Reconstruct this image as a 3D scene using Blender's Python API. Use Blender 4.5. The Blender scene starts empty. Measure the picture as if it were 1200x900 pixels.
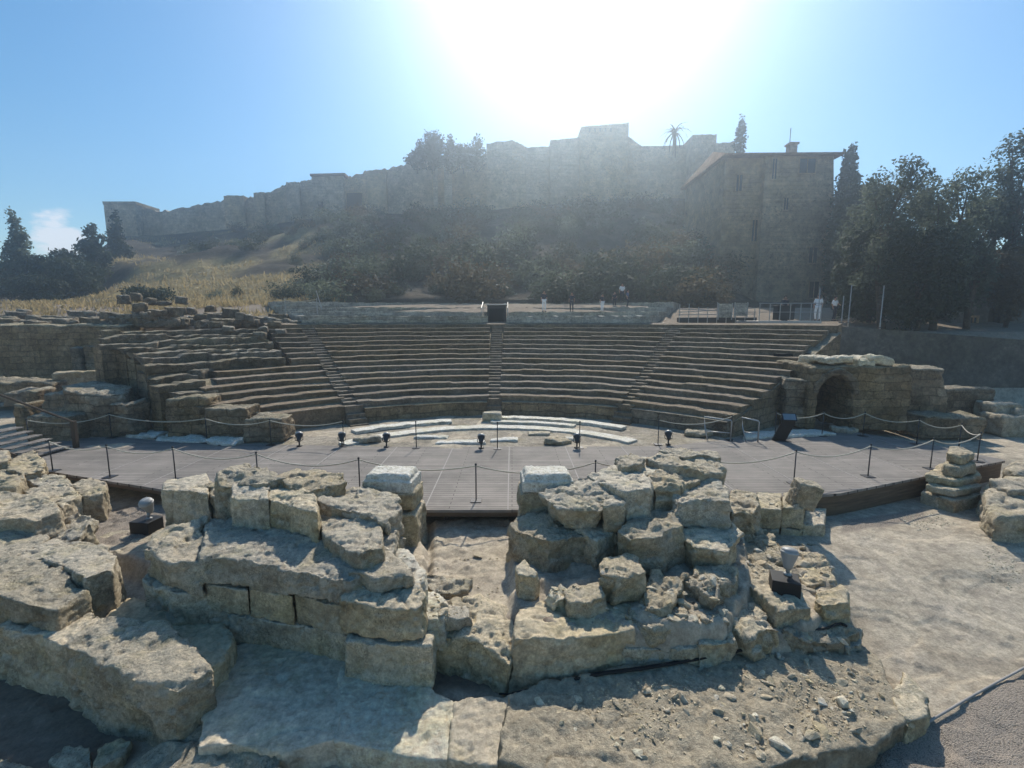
import bpy, bmesh, math, random
import numpy as np
from mathutils import Vector, Matrix
random.seed(7); RNG = np.random.default_rng(7)
S = bpy.context.scene; COL = S.collection
R = math.radians
# ------------------------------------------------------------------ camera model
FPX, HC = 550.0, 4.6
PITCH = math.atan(75 / 550)
cp, sp = math.cos(PITCH), math.sin(PITCH)
def ray(px, py):
    xc = (px - 600) / FPX; yc = (450 - py) / FPX
    return np.array([xc, cp + yc * sp, -sp + yc * cp])
def G(px, py, z):                       # point of a level plane
    d = ray(px, py); k = (z - HC) / d[2]
    return np.array([d[0] * k, d[1] * k, z])
def D(px, py, Y):                       # point at a distance
    d = ray(px, py); k = Y / d[1]
    return np.array([d[0] * k, Y, HC + d[2] * k])
# ------------------------------------------------------------------ numpy noise
def _h(ix, iy, iz, s):
    n = (ix * 374761393 + iy * 668265263 + iz * 2147483647 + s * 1274126177) & 0xffffffff
    n = ((n ^ (n >> 13)) * 1274126177) & 0xffffffff
    n = ((n ^ (n >> 16)) * 2246822519) & 0xffffffff
    return ((n ^ (n >> 15)) & 0xffff) / 32767.5 - 1.0
def vnoise(p, seed=0):
    p = np.asarray(p, float); i = np.floor(p).astype(np.int64); f = p - i
    u = f * f * f * (f * (f * 6 - 15) + 10); r = 0
    for dx in (0, 1):
        for dy in (0, 1):
            for dz in (0, 1):
                w = (u[:, 0] if dx else 1 - u[:, 0]) * (u[:, 1] if dy else 1 - u[:, 1]) * (u[:, 2] if dz else 1 - u[:, 2])
                r = r + w * _h(i[:, 0] + dx, i[:, 1] + dy, i[:, 2] + dz, seed)
    return r
def fbm(p, oct=3, seed=0, gain=.5):
    p = np.asarray(p, float); a = 1; r = 0; t = 0
    for o in range(oct):
        r = r + a * vnoise(p * (2 ** o) + 17.3 * o, seed + o); t += a; a *= gain
    return r / t
def sstep(a, b, x):
    t = np.clip((x - a) / (b - a), 0, 1); return t * t * (3 - 2 * t)
# ------------------------------------------------------------------ object helpers
def tag(o, label=None, cat=None, group=None, kind=None):
    if label: o['label'] = label
    if cat: o['category'] = cat
    if group: o['group'] = group
    if kind: o['kind'] = kind
    return o
def empty(name, loc, rz=0.0):
    o = bpy.data.objects.new(name, None); COL.objects.link(o)
    o.location = loc; o.rotation_euler = (0, 0, rz); o.empty_display_size = .2
    return o
def link(name, me, mat=None, parent=None, loc=None):
    o = bpy.data.objects.new(name, me); COL.objects.link(o)
    if mat is not None and not me.materials: me.materials.append(mat)
    if parent is not None: o.parent = parent
    if loc is not None: o.location = loc
    return o
def mesh(name, v, f, smooth=False, mi=None):
    me = bpy.data.meshes.new(name)
    me.from_pydata([tuple(map(float, q)) for q in v], [], [tuple(map(int, q)) for q in f]); me.update()
    if smooth: me.polygons.foreach_set('use_smooth', [True] * len(me.polygons))
    return me
def fastquads(name, V):                 # V: (n,4,3) loose quads
    n = len(V); me = bpy.data.meshes.new(name)
    me.vertices.add(n * 4); me.vertices.foreach_set('co', np.asarray(V, np.float32).reshape(-1))
    me.loops.add(n * 4); me.loops.foreach_set('vertex_index', np.arange(n * 4, dtype=np.int32))
    me.polygons.add(n); me.polygons.foreach_set('loop_start', np.arange(0, n * 4, 4, dtype=np.int32))
    me.update(calc_edges=True); return me
class MB:
    def __init__(s): s.v = []; s.f = []
    def add(s, v, f):
        b = len(s.v); s.v += [tuple(map(float, q)) for q in v]; s.f += [tuple(i + b for i in q) for q in f]; return s
    def box(s, x0, x1, y0, y1, z0, z1, bev=0.0, M=None):
        bm = bmesh.new(); bmesh.ops.create_cube(bm, size=1)
        for q in bm.verts: q.co = Vector(((x0 + x1) / 2 + q.co.x * (x1 - x0), (y0 + y1) / 2 + q.co.y * (y1 - y0), (z0 + z1) / 2 + q.co.z * (z1 - z0)))
        if bev: bmesh.ops.bevel(bm, geom=bm.edges[:], offset=bev, segments=2, affect='EDGES', profile=.5)
        if M is not None: bm.transform(M)
        bm.verts.index_update()
        s.add([q.co[:] for q in bm.verts], [[q.index for q in fc.verts] for fc in bm.faces]); bm.free(); return s
    def tube(s, pts, r, n=8):
        pts = [Vector(tuple(p)) for p in pts]; rs = r if hasattr(r, '__len__') else [r] * len(pts)
        rings = []; up = Vector((0, 0, 1))
        for i, p in enumerate(pts):
            t = (pts[min(i + 1, len(pts) - 1)] - pts[max(i - 1, 0)]).normalized()
            a = t.cross(up if abs(t.z) < .95 else Vector((1, 0, 0))).normalized(); b = t.cross(a)
            rings.append([p + (a * math.cos(2 * math.pi * k / n) + b * math.sin(2 * math.pi * k / n)) * rs[i] for k in range(n)])
        v = [q for rg in rings for q in rg]; f = []
        for i in range(len(rings) - 1):
            for k in range(n): f.append((i * n + k, i * n + (k + 1) % n, (i + 1) * n + (k + 1) % n, (i + 1) * n + k))
        f.append(tuple(range(n - 1, -1, -1))); f.append(tuple(range((len(rings) - 1) * n, len(rings) * n)))
        return s.add(v, f)
    def lathe(s, prof, n=20, M=None):
        v = []; f = []
        for (r, z) in prof:
            for k in range(n):
                a = 2 * math.pi * k / n; q = Vector((r * math.cos(a), r * math.sin(a), z)); v.append(M @ q if M is not None else q)
        for i in range(len(prof) - 1):
            for k in range(n): f.append((i * n + k, i * n + (k + 1) % n, (i + 1) * n + (k + 1) % n, (i + 1) * n + k))
        f.append(tuple(range(n - 1, -1, -1))); f.append(tuple(range((len(prof) - 1) * n, len(prof) * n)))
        return s.add(v, f)
    def build(s, name, mat, parent=None, loc=None, smooth=False, off=None):
        v = np.array(s.v, float)
        if off is not None: v = v - np.asarray(off, float)
        return link(name, mesh(name, v, s.f, smooth), mat, parent, loc)
# ------------------------------------------------------------------ materials
def newmat(name):
    m = bpy.data.materials.new(name); m.use_nodes = True; nt = m.node_tree; nt.nodes.clear()
    out = nt.nodes.new('ShaderNodeOutputMaterial'); b = nt.nodes.new('ShaderNodeBsdfPrincipled')
    nt.links.new(b.outputs[0], out.inputs[0]); return m, nt, b
def N(nt, t, **kw):
    n = nt.nodes.new(t)
    for k, v in kw.items():
        if k in n.inputs.keys() if isinstance(k, str) else False: n.inputs[k].default_value = v
        else: setattr(n, k, v)
    return n
def noise(nt, vec, scale, detail=6, rough=.6):
    n = nt.nodes.new('ShaderNodeTexNoise'); n.inputs['Scale'].default_value = scale
    n.inputs['Detail'].default_value = detail; n.inputs['Roughness'].default_value = rough
    nt.links.new(vec, n.inputs['Vector']); return n.outputs['Fac']
def ramp(nt, fac, stops):
    r = nt.nodes.new('ShaderNodeValToRGB'); e = r.color_ramp.elements
    while len(e) < len(stops): e.new(.5)
    for i, (p, c) in enumerate(stops):
        e[i].position = p; e[i].color = (*c, 1) if len(c) == 3 else c
    nt.links.new(fac, r.inputs[0]); return r.outputs[0]
def mixc(nt, fac, a, b, mode='MIX'):
    m = nt.nodes.new('ShaderNodeMix'); m.data_type = 'RGBA'; m.blend_type = mode
    for inp, val in ((m.inputs[0], fac), (m.inputs[6], a), (m.inputs[7], b)):
        if hasattr(val, 'is_linked'): nt.links.new(val, inp)
        else: inp.default_value = val if not isinstance(val, tuple) else (*val, 1)
    return m.outputs[2]
def math_(nt, op, a, b=0.0, clamp=False):
    m = nt.nodes.new('ShaderNodeMath'); m.operation = op; m.use_clamp = clamp
    for inp, val in ((m.inputs[0], a), (m.inputs[1], b)):
        if hasattr(val, 'is_linked'): nt.links.new(val, inp)
        else: inp.default_value = val
    return m.outputs[0]
def bump(nt, b, h, strength, dist):
    n = nt.nodes.new('ShaderNodeBump'); n.inputs['Strength'].default_value = strength; n.inputs['Distance'].default_value = dist
    nt.links.new(h, n.inputs['Height']); nt.links.new(n.outputs[0], b.inputs['Normal'])
def coord(nt, world=False):
    if world:
        return nt.nodes.new('ShaderNodeNewGeometry').outputs['Position']
    return nt.nodes.new('ShaderNodeTexCoord').outputs['Object']
def stone_mat(name, dark, mid, light, top=None, scale=3.0, pit=.5, world=True, rnd=.2, bdist=.03, spots=True, courses=None):
    m, nt, b = newmat(name); vec = coord(nt, world)
    n1 = noise(nt, vec, scale * .45, 8, .62)
    col = ramp(nt, n1, [(.3, dark), (.5, mid), (.72, light)])
    n2 = noise(nt, vec, scale * 9, 6, .7)
    rg_ = ramp(nt, noise(nt, vec, scale * .8, 4, .6), [(.38, (.25, .25, .25)), (.62, (1, 1, 1))])
    col = mixc(nt, .85, col, ramp(nt, noise(nt, vec, scale * 2.6, 8, .75), [(.3, (.24, .235, .23)), (.5, (.5, .5, .5)), (.68, (.78, .77, .75))]), 'OVERLAY')
    col = mixc(nt, math_(nt, 'MULTIPLY', rg_, .75), col, ramp(nt, n2, [(.28, (.22, .22, .22)), (.5, (.5, .5, .5)), (.66, (.8, .79, .77))]), 'OVERLAY')
    if courses:                         # coursed masonry: joints on the upright faces
        w0 = nt.nodes.new('ShaderNodeVectorMath'); w0.operation = 'MULTIPLY_ADD'
        tn = nt.nodes.new('ShaderNodeTexNoise'); tn.inputs['Scale'].default_value = 1.1; tn.inputs['Detail'].default_value = 5; nt.links.new(vec, tn.inputs['Vector'])
        nt.links.new(tn.outputs['Color'], w0.inputs[0]); w0.inputs[1].default_value = (.35, .35, .3); nt.links.new(vec, w0.inputs[2])
        s3 = nt.nodes.new('ShaderNodeSeparateXYZ'); nt.links.new(w0.outputs[0], s3.inputs[0]); c3 = nt.nodes.new('ShaderNodeCombineXYZ')
        nt.links.new(math_(nt, 'ADD', s3.outputs[0], math_(nt, 'MULTIPLY', s3.outputs[1], .6)), c3.inputs[0]); nt.links.new(s3.outputs[2], c3.inputs[1])
        br = nt.nodes.new('ShaderNodeTexBrick'); nt.links.new(c3.outputs[0], br.inputs['Vector']); br.inputs['Scale'].default_value = 1
        br.inputs['Brick Width'].default_value = courses[0]; br.inputs['Row Height'].default_value = courses[1]; br.inputs['Mortar Size'].default_value = courses[1] * .045; br.inputs['Mortar Smooth'].default_value = .4
        br.inputs['Color1'].default_value = (.34, .33, .31, 1); br.inputs['Color2'].default_value = (.66, .64, .6, 1); br.inputs['Mortar'].default_value = (.2, .19, .17, 1)
        col = mixc(nt, courses[2] if len(courses) > 2 else .6, col, br.outputs['Color'], 'OVERLAY')
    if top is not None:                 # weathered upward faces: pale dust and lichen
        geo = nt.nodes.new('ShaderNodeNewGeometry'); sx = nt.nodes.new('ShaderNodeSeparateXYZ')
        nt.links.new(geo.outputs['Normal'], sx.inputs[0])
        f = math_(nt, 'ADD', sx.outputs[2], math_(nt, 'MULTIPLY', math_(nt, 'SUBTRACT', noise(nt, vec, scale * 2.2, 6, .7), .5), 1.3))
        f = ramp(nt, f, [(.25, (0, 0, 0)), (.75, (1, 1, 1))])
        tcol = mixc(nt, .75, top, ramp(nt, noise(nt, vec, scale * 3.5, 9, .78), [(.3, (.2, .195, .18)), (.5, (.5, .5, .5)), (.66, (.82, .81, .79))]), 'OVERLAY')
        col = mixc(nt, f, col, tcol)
    if spots:
        v = nt.nodes.new('ShaderNodeTexNoise'); v.inputs['Scale'].default_value = scale * 14; v.inputs['Detail'].default_value = 3
        nt.links.new(vec, v.inputs['Vector'])
        sfac = ramp(nt, v.outputs['Fac'], [(.33, (1, 1, 1)), (.41, (0, 0, 0))])
        col = mixc(nt, math_(nt, 'MULTIPLY', math_(nt, 'MULTIPLY', sfac, rg_), .7), col, (dark[0] * .35, dark[1] * .33, dark[2] * .3))
    if rnd:
        oi = nt.nodes.new('ShaderNodeObjectInfo')
        g = math_(nt, 'ADD', math_(nt, 'MULTIPLY', oi.outputs['Random'], rnd), 1 - rnd / 2)
        cc = nt.nodes.new('ShaderNodeCombineColor')
        for i in range(3): nt.links.new(g, cc.inputs[i])
        col = mixc(nt, 1.0, col, cc.outputs[0], 'MULTIPLY')
        fr = math_(nt, 'FRACT', math_(nt, 'MULTIPLY', oi.outputs['Random'], 7.31))
        hv = nt.nodes.new('ShaderNodeHueSaturation'); nt.links.new(math_(nt, 'ADD', math_(nt, 'MULTIPLY', fr, .3), .78), hv.inputs['Saturation']); nt.links.new(col, hv.inputs['Color']); col = hv.outputs[0]
        ol = ramp(nt, noise(nt, vec, scale * .38, 7, .7), [(.5, (0, 0, 0)), (.62, (1, 1, 1))])
        col = mixc(nt, math_(nt, 'MULTIPLY', ol, .3), col, mixc(nt, 1.0, col, (.86, .82, .5), 'MULTIPLY'))
    nt.links.new(col, b.inputs['Base Color']); b.inputs['Roughness'].default_value = .95
    b.inputs['Specular IOR Level'].default_value = .15
    h = math_(nt, 'ADD', math_(nt, 'MULTIPLY', noise(nt, vec, scale * 2.5, 8, .75), 1.2), math_(nt, 'MULTIPLY', math_(nt, 'MULTIPLY', noise(nt, vec, scale * 9, 5, .75), rg_), .8))
    if courses:
        h = math_(nt, 'ADD', h, math_(nt, 'MULTIPLY', br.outputs['Fac'], -1.3))
    bump(nt, b, h, min(1, pit * 1.2), bdist * 1.6); return m
def plain(name, col, rough=.6, metal=0.0, var=.25, scale=8, bs=.15):
    m, nt, b = newmat(name); vec = coord(nt)
    n = noise(nt, vec, scale, 6, .65)
    c = mixc(nt, n, tuple(x * (1 - var) for x in col), tuple(min(1, x * (1 + var)) for x in col))
    nt.links.new(c, b.inputs['Base Color']); b.inputs['Roughness'].default_value = rough; b.inputs['Metallic'].default_value = metal
    b.inputs['Specular IOR Level'].default_value = .25; bump(nt, b, noise(nt, vec, scale * 6, 4), bs, .01); return m
M_ = {}
M_['sand'] = stone_mat('sandstone', (.25, .195, .12), (.44, .365, .245), (.53, .45, .325), (.5, .43, .32), 3.0, .7)
M_['sand_pale'] = stone_mat('pale_limestone', (.42, .36, .26), (.54, .475, .36), (.62, .55, .43), (.58, .52, .41), 3.0, .6, spots=False)
M_['rough'] = stone_mat('pitted_sandstone', (.23, .18, .115), (.42, .35, .24), (.52, .44, .32), (.5, .43, .32), 4.0, .9, bdist=.04)
M_['grey'] = stone_mat('grey_limestone', (.26, .205, .135), (.40, .33, .23), (.5, .425, .31), (.46, .39, .285), 3.2, .7)
M_['mortar'] = stone_mat('mortar_slab', (.36, .285, .19), (.47, .38, .26), (.54, .445, .32), (.48, .4, .28), 2.0, .5, spots=False)
M_['seat'] = stone_mat('seat_stone', (.11, .08, .052), (.19, .142, .095), (.25, .19, .135), (.22, .175, .13), 1.6, .5, bdist=.05)
M_['seat_ruin'] = stone_mat('ruined_seat_stone', (.12, .092, .065), (.22, .175, .125), (.31, .255, .19), (.31, .265, .2), 1.6, .9, bdist=.08)
M_['terrace'] = stone_mat('terrace_stone', (.3, .27, .23), (.4, .365, .315), (.47, .435, .38), (.4, .37, .32), .9, .7, bdist=.06, courses=(1.5, .17))
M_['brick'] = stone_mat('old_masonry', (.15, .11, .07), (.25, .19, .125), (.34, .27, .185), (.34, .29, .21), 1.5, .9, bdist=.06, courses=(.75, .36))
M_['earthy'] = stone_mat('earthy_rubble_crust', (.2, .155, .1), (.3, .245, .17), (.38, .315, .225), (.4, .34, .25), 3.4, .9, rnd=0, spots=False)
M_['paving'] = stone_mat('worn_paving', (.19, .165, .13), (.29, .255, .205), (.37, .33, .27), None, 1.6, .5)
M_['marble'] = stone_mat('white_marble', (.34, .31, .25), (.56, .525, .455), (.69, .655, .585), (.61, .575, .5), 2.6, .4, spots=True, rnd=.12)
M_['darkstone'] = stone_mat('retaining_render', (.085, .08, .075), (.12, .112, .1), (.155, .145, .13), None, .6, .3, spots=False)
M_['fort'] = stone_mat('fortress_masonry', (.27, .21, .14), (.40, .32, .225), (.48, .39, .28), None, .28, .8, bdist=.25, courses=(1.6, .7, .22))
M_['housew'] = stone_mat('house_render', (.27, .19, .125), (.39, .285, .19), (.46, .35, .24), None, .3, .8, bdist=.15, courses=(1.2, .5, .14))
M_['roof'] = stone_mat('clay_tiles', (.16, .09, .06), (.24, .14, .09), (.3, .19, .12), None, 1.0, .8, bdist=.08)
M_['black'] = plain('black_paint', (.016, .016, .018), .55)
M_['dark'] = plain('dark_metal', (.05, .05, .055), .5, .6)
M_['alu'] = plain('grey_metal', (.36, .36, .36), .45, .5, .12)
M_['strip'] = plain('joint_strip', (.3, .28, .26), .8)
M_['lampgrey'] = plain('lamp_casing', (.3, .3, .295), .5, .1, .1)
M_['glass'] = plain('dark_glass', (.03, .035, .045), .12, 0, .1)
M_['rope'] = plain('rope', (.52, .47, .38), .9, 0, .2, 60, .5)
M_['rubber'] = plain('black_cable', (.012, .012, .013), .6)
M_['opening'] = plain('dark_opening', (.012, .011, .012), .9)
M_['timber'] = plain('dark_timber', (.075, .052, .036), .75, 0, .4, 5)
M_['panelglow'] = plain('information_panel', (.16, .22, .27), .3)
M_['cloth_w'] = plain('white_cloth', (.75, .75, .76), .8, 0, .1)
M_['cloth_d'] = plain('dark_cloth', (.035, .037, .05), .85)
M_['cloth_b'] = plain('blue_cloth', (.08, .11, .2), .85)
M_['skin'] = plain('skin', (.42, .25, .18), .6, 0, .08)
M_['hair'] = plain('hair', (.03, .02, .015), .7)
M_['bark'] = stone_mat('bark', (.05, .038, .028), (.09, .07, .05), (.14, .115, .09), None, 3, .8, spots=False)
def planks():
    m, nt, b = newmat('grey_deck_boards'); vec = coord(nt, True)
    br = nt.nodes.new('ShaderNodeTexBrick'); nt.links.new(vec, br.inputs['Vector'])
    br.inputs['Scale'].default_value = 1; br.inputs['Brick Width'].default_value = 3.1; br.inputs['Row Height'].default_value = .145
    br.inputs['Mortar Size'].default_value = .009; br.inputs['Mortar Smooth'].default_value = .2; br.inputs['Bias'].default_value = 0
    br.inputs['Color1'].default_value = (.175, .16, .148, 1); br.inputs['Color2'].default_value = (.225, .205, .19, 1); br.inputs['Mortar'].default_value = (.045, .04, .035, 1)
    mp = nt.nodes.new('ShaderNodeMapping'); mp.inputs['Scale'].default_value = (.6, 9, 1); nt.links.new(vec, mp.inputs['Vector'])
    g = noise(nt, mp.outputs[0], 3, 8, .7)
    c = mixc(nt, .6, br.outputs['Color'], ramp(nt, g, [(.3, (.33, .33, .33)), (.68, (.68, .67, .66))]), 'OVERLAY')
    c = mixc(nt, .8, c, ramp(nt, noise(nt, vec, .55, 8, .7), [(.3, (.33, .33, .33)), (.66, (.68, .67, .65))]), 'OVERLAY')
    nt.links.new(c, b.inputs['Base Color']); b.inputs['Roughness'].default_value = .8; b.inputs['Specular IOR Level'].default_value = .25
    h = math_(nt, 'ADD', math_(nt, 'MULTIPLY', br.outputs['Fac'], -1.0), math_(nt, 'MULTIPLY', g, .25)); bump(nt, b, h, .7, .012); return m
M_['deck'] = planks()
def front_boards():
    m, nt, b = newmat('brown_fascia_boards'); vec = coord(nt, True)
    mp = nt.nodes.new('ShaderNodeMapping'); mp.inputs['Scale'].default_value = (.5, .5, 7); nt.links.new(vec, mp.inputs['Vector'])
    c = ramp(nt, noise(nt, mp.outputs[0], 2.5, 8, .7), [(.3, (.045, .028, .018)), (.52, (.11, .072, .042)), (.72, (.18, .125, .075))])
    nt.links.new(c, b.inputs['Base Color']); b.inputs['Roughness'].default_value = .8; return m
M_['fascia'] = front_boards()
def ground_mat():
    m, nt, b = newmat('ground_earth'); vec = coord(nt, True)
    earth = ramp(nt, noise(nt, vec, .9, 10, .66), [(.3, (.29, .25, .195)), (.5, (.37, .325, .26)), (.7, (.44, .39, .32))])
    earth = mixc(nt, .8, earth, ramp(nt, noise(nt, vec, 5, 10, .72), [(.3, (.27, .27, .27)), (.66, (.73, .72, .7))]), 'OVERLAY')
    earth = mixc(nt, .6, earth, ramp(nt, noise(nt, vec, 26, 6, .75), [(.3, (.3, .3, .3)), (.66, (.72, .71, .7))]), 'OVERLAY')
    earth = mixc(nt, .55, earth, ramp(nt, noise(nt, vec, 1.7, 6, .7), [(.36, (.4, .39, .39)), (.64, (.6, .59, .57))]), 'OVERLAY')
    vo = nt.nodes.new('ShaderNodeTexVoronoi'); vo.inputs['Scale'].default_value = 55; nt.links.new(vec, vo.inputs['Vector'])
    grav = ramp(nt, vo.outputs['Distance'], [(.0, (.42, .36, .3)), (.55, (.28, .24, .2)), (.9, (.13, .11, .09))])
    grav = mixc(nt, .5, grav, ramp(nt, noise(nt, vec, 1.4, 6), [(.3, (.4, .4, .4)), (.7, (.6, .58, .56))]), 'OVERLAY')
    at = nt.nodes.new('ShaderNodeAttribute'); at.attribute_name = 'gravel'
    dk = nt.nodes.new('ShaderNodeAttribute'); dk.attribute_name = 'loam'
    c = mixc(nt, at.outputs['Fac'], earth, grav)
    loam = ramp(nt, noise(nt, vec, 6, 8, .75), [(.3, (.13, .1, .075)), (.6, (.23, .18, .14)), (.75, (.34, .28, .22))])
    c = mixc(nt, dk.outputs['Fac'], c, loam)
    vc = nt.nodes.new('ShaderNodeTexVoronoi'); vc.feature = 'DISTANCE_TO_EDGE'; vc.inputs['Scale'].default_value = .55
    wv = nt.nodes.new('ShaderNodeVectorMath'); wv.operation = 'MULTIPLY_ADD'
    nn = nt.nodes.new('ShaderNodeTexNoise'); nn.inputs['Scale'].default_value = 1.3; nn.inputs['Detail'].default_value = 6; nt.links.new(vec, nn.inputs['Vector'])
    nt.links.new(nn.outputs['Color'], wv.inputs[0]); wv.inputs[1].default_value = (1.1, 1.1, 0); nt.links.new(vec, wv.inputs[2])
    nt.links.new(wv.outputs[0], vc.inputs['Vector'])
    crack = ramp(nt, vc.outputs['Distance'], [(.0, (1, 1, 1)), (.018, (0, 0, 0))])
    cf = math_(nt, 'MULTIPLY', crack, math_(nt, 'SUBTRACT', 1.0, math_(nt, 'MAXIMUM', at.outputs['Fac'], dk.outputs['Fac'])), True)
    c = mixc(nt, math_(nt, 'MULTIPLY', math_(nt, 'MULTIPLY', cf, ramp(nt, noise(nt, vec, .9, 5), [(.45, (0, 0, 0)), (.6, (1, 1, 1))])), .08), c, (.2, .17, .125))
    nt.links.new(c, b.inputs['Base Color']); b.inputs['Roughness'].default_value = 1; b.inputs['Specular IOR Level'].default_value = .1
    h = math_(nt, 'ADD', math_(nt, 'MULTIPLY', noise(nt, vec, 4, 10, .75), 1.5), math_(nt, 'MULTIPLY', vo.outputs['Distance'], math_(nt, 'MULTIPLY', at.outputs['Fac'], -.5)))
    bump(nt, b, h, .7, .04); return m
M_['ground'] = ground_mat()
def hill_mat():
    m, nt, b = newmat('hillside'); vec = coord(nt, True)
    soil = ramp(nt, noise(nt, vec, .16, 9, .66), [(.3, (.05, .043, .036)), (.5, (.095, .08, .064)), (.72, (.2, .17, .13))])
    soil = mixc(nt, .6, soil, ramp(nt, noise(nt, vec, 1.3, 8, .7), [(.3, (.3, .3, .3)), (.66, (.68, .68, .68))]), 'OVERLAY')
    at = nt.nodes.new('ShaderNodeAttribute'); at.attribute_name = 'drygrass'
    gr = ramp(nt, noise(nt, vec, .8, 9, .7), [(.3, (.19, .15, .08)), (.55, (.35, .28, .15)), (.72, (.46, .375, .21))])
    c = mixc(nt, at.outputs['Fac'], soil, gr)
    nt.links.new(c, b.inputs['Base Color']); b.inputs['Roughness'].default_value = 1; b.inputs['Specular IOR Level'].default_value = .05
    bump(nt, b, noise(nt, vec, 1.0, 10, .75), 1.0, .5); return m
M_['hill'] = hill_mat()
def leaf_mat(name, a, bcol, trans=.25):
    m, nt, b = newmat(name); vec = coord(nt)
    oi = nt.nodes.new('ShaderNodeObjectInfo')
    c = ramp(nt, noise(nt, vec, 1.1, 5, .7), [(.3, a), (.7, bcol)])
    g = math_(nt, 'ADD', math_(nt, 'MULTIPLY', oi.outputs['Random'], .5), .75)
    cc = nt.nodes.new('ShaderNodeCombineColor')
    for i in range(3): nt.links.new(g, cc.inputs[i])
    c = mixc(nt, 1.0, c, cc.outputs[0], 'MULTIPLY')
    nt.links.new(c, b.inputs['Base Color']); b.inputs['Roughness'].default_value = .7; b.inputs['Specular IOR Level'].default_value = .2
    tr = nt.nodes.new('ShaderNodeBsdfTranslucent'); nt.links.new(c, tr.inputs[0])
    mx = nt.nodes.new('ShaderNodeMixShader'); mx.inputs[0].default_value = trans
    nt.links.new(b.outputs[0], mx.inputs[1]); nt.links.new(tr.outputs[0], mx.inputs[2])
    out = [n for n in nt.nodes if n.type == 'OUTPUT_MATERIAL'][0]; nt.links.new(mx.outputs[0], out.inputs[0]); return m
M_['leaf_dark'] = leaf_mat('dark_foliage', (.03, .04, .022), (.065, .078, .04))
M_['leaf_olive'] = leaf_mat('olive_foliage', (.07, .09, .06), (.15, .17, .12), .5)
M_['leaf_brown'] = leaf_mat('dry_foliage', (.07, .055, .03), (.14, .105, .055), .35)
M_['grass'] = leaf_mat('dry_grass_blades', (.32, .245, .12), (.5, .39, .21), .45)
# ------------------------------------------------------------------ weathered blocks (voxel-remeshed prisms, displaced)
ROCKQ = []
def inflate(P, k, c):
    return c + (P - c) * k
def rock(name, pts, z, zb, mat='sand', zref=None, vox=.027, amp=1.0, smooth=2, grow=.06, taper=1.04, label=None, cat='stone block', group=None, world=False, lean=(0, 0), tilt=None, pits=1.0, parent=None):
    zr = z if zref is None else zref
    P = np.array(pts, float) if world else np.array([G(a, b, zr)[:2] for a, b in pts])
    ar = 0.5 * np.sum(P[:, 0] * np.roll(P[:, 1], -1) - P[:, 1] * np.roll(P[:, 0], -1))
    if ar < 0: P = P[::-1]
    c = P.mean(0); n = len(P); P = inflate(P, 1 + grow / max(.05, np.linalg.norm(P - c, axis=1).mean()), c)
    B = inflate(P, taper, c) + np.array(lean)
    T = np.array([[a, b, z] for a, b in P]); tl_ = np.array(tilt) if tilt is not None else np.array([random.uniform(-.07, .07), random.uniform(-.04, .1)]) * (1 if amp >= .6 and not world else .2); T[:, 2] += np.clip((P - c) @ tl_, -.12, .12)
    Bv = np.array([[a, b, zb] for a, b in B])
    loc = np.array([c[0], c[1], zb])
    v = np.vstack([Bv, T]) - loc
    f = [tuple(range(n - 1, -1, -1)), tuple(range(n, 2 * n))] + [(i, (i + 1) % n, n + (i + 1) % n, n + i) for i in range(n)]
    me = mesh(name, v, f)
    o = link(name, me, None, None, loc)
    if label: tag(o, label, cat, group)
    md = o.modifiers.new('r', 'REMESH'); md.mode = 'VOXEL'; md.voxel_size = vox
    ROCKQ.append((o, mat, amp, smooth, random.randint(0, 9999), vox, pits)); return o
def finish_rocks():
    dg = bpy.context.evaluated_depsgraph_get(); dg.update()
    for (o, mat, amp, smooth, seed, vox, pits) in ROCKQ:
        me = bpy.data.meshes.new_from_object(o.evaluated_get(dg)); o.modifiers.clear()
        old = o.data; o.data = me; me.name = o.name; bpy.data.meshes.remove(old)
        displace(me, amp, smooth, seed, np.array(o.location), vox, pits)
        me.materials.clear(); me.materials.append(M_[mat])
        me.polygons.foreach_set('use_smooth', [True] * len(me.polygons))
    ROCKQ.clear()
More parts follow.
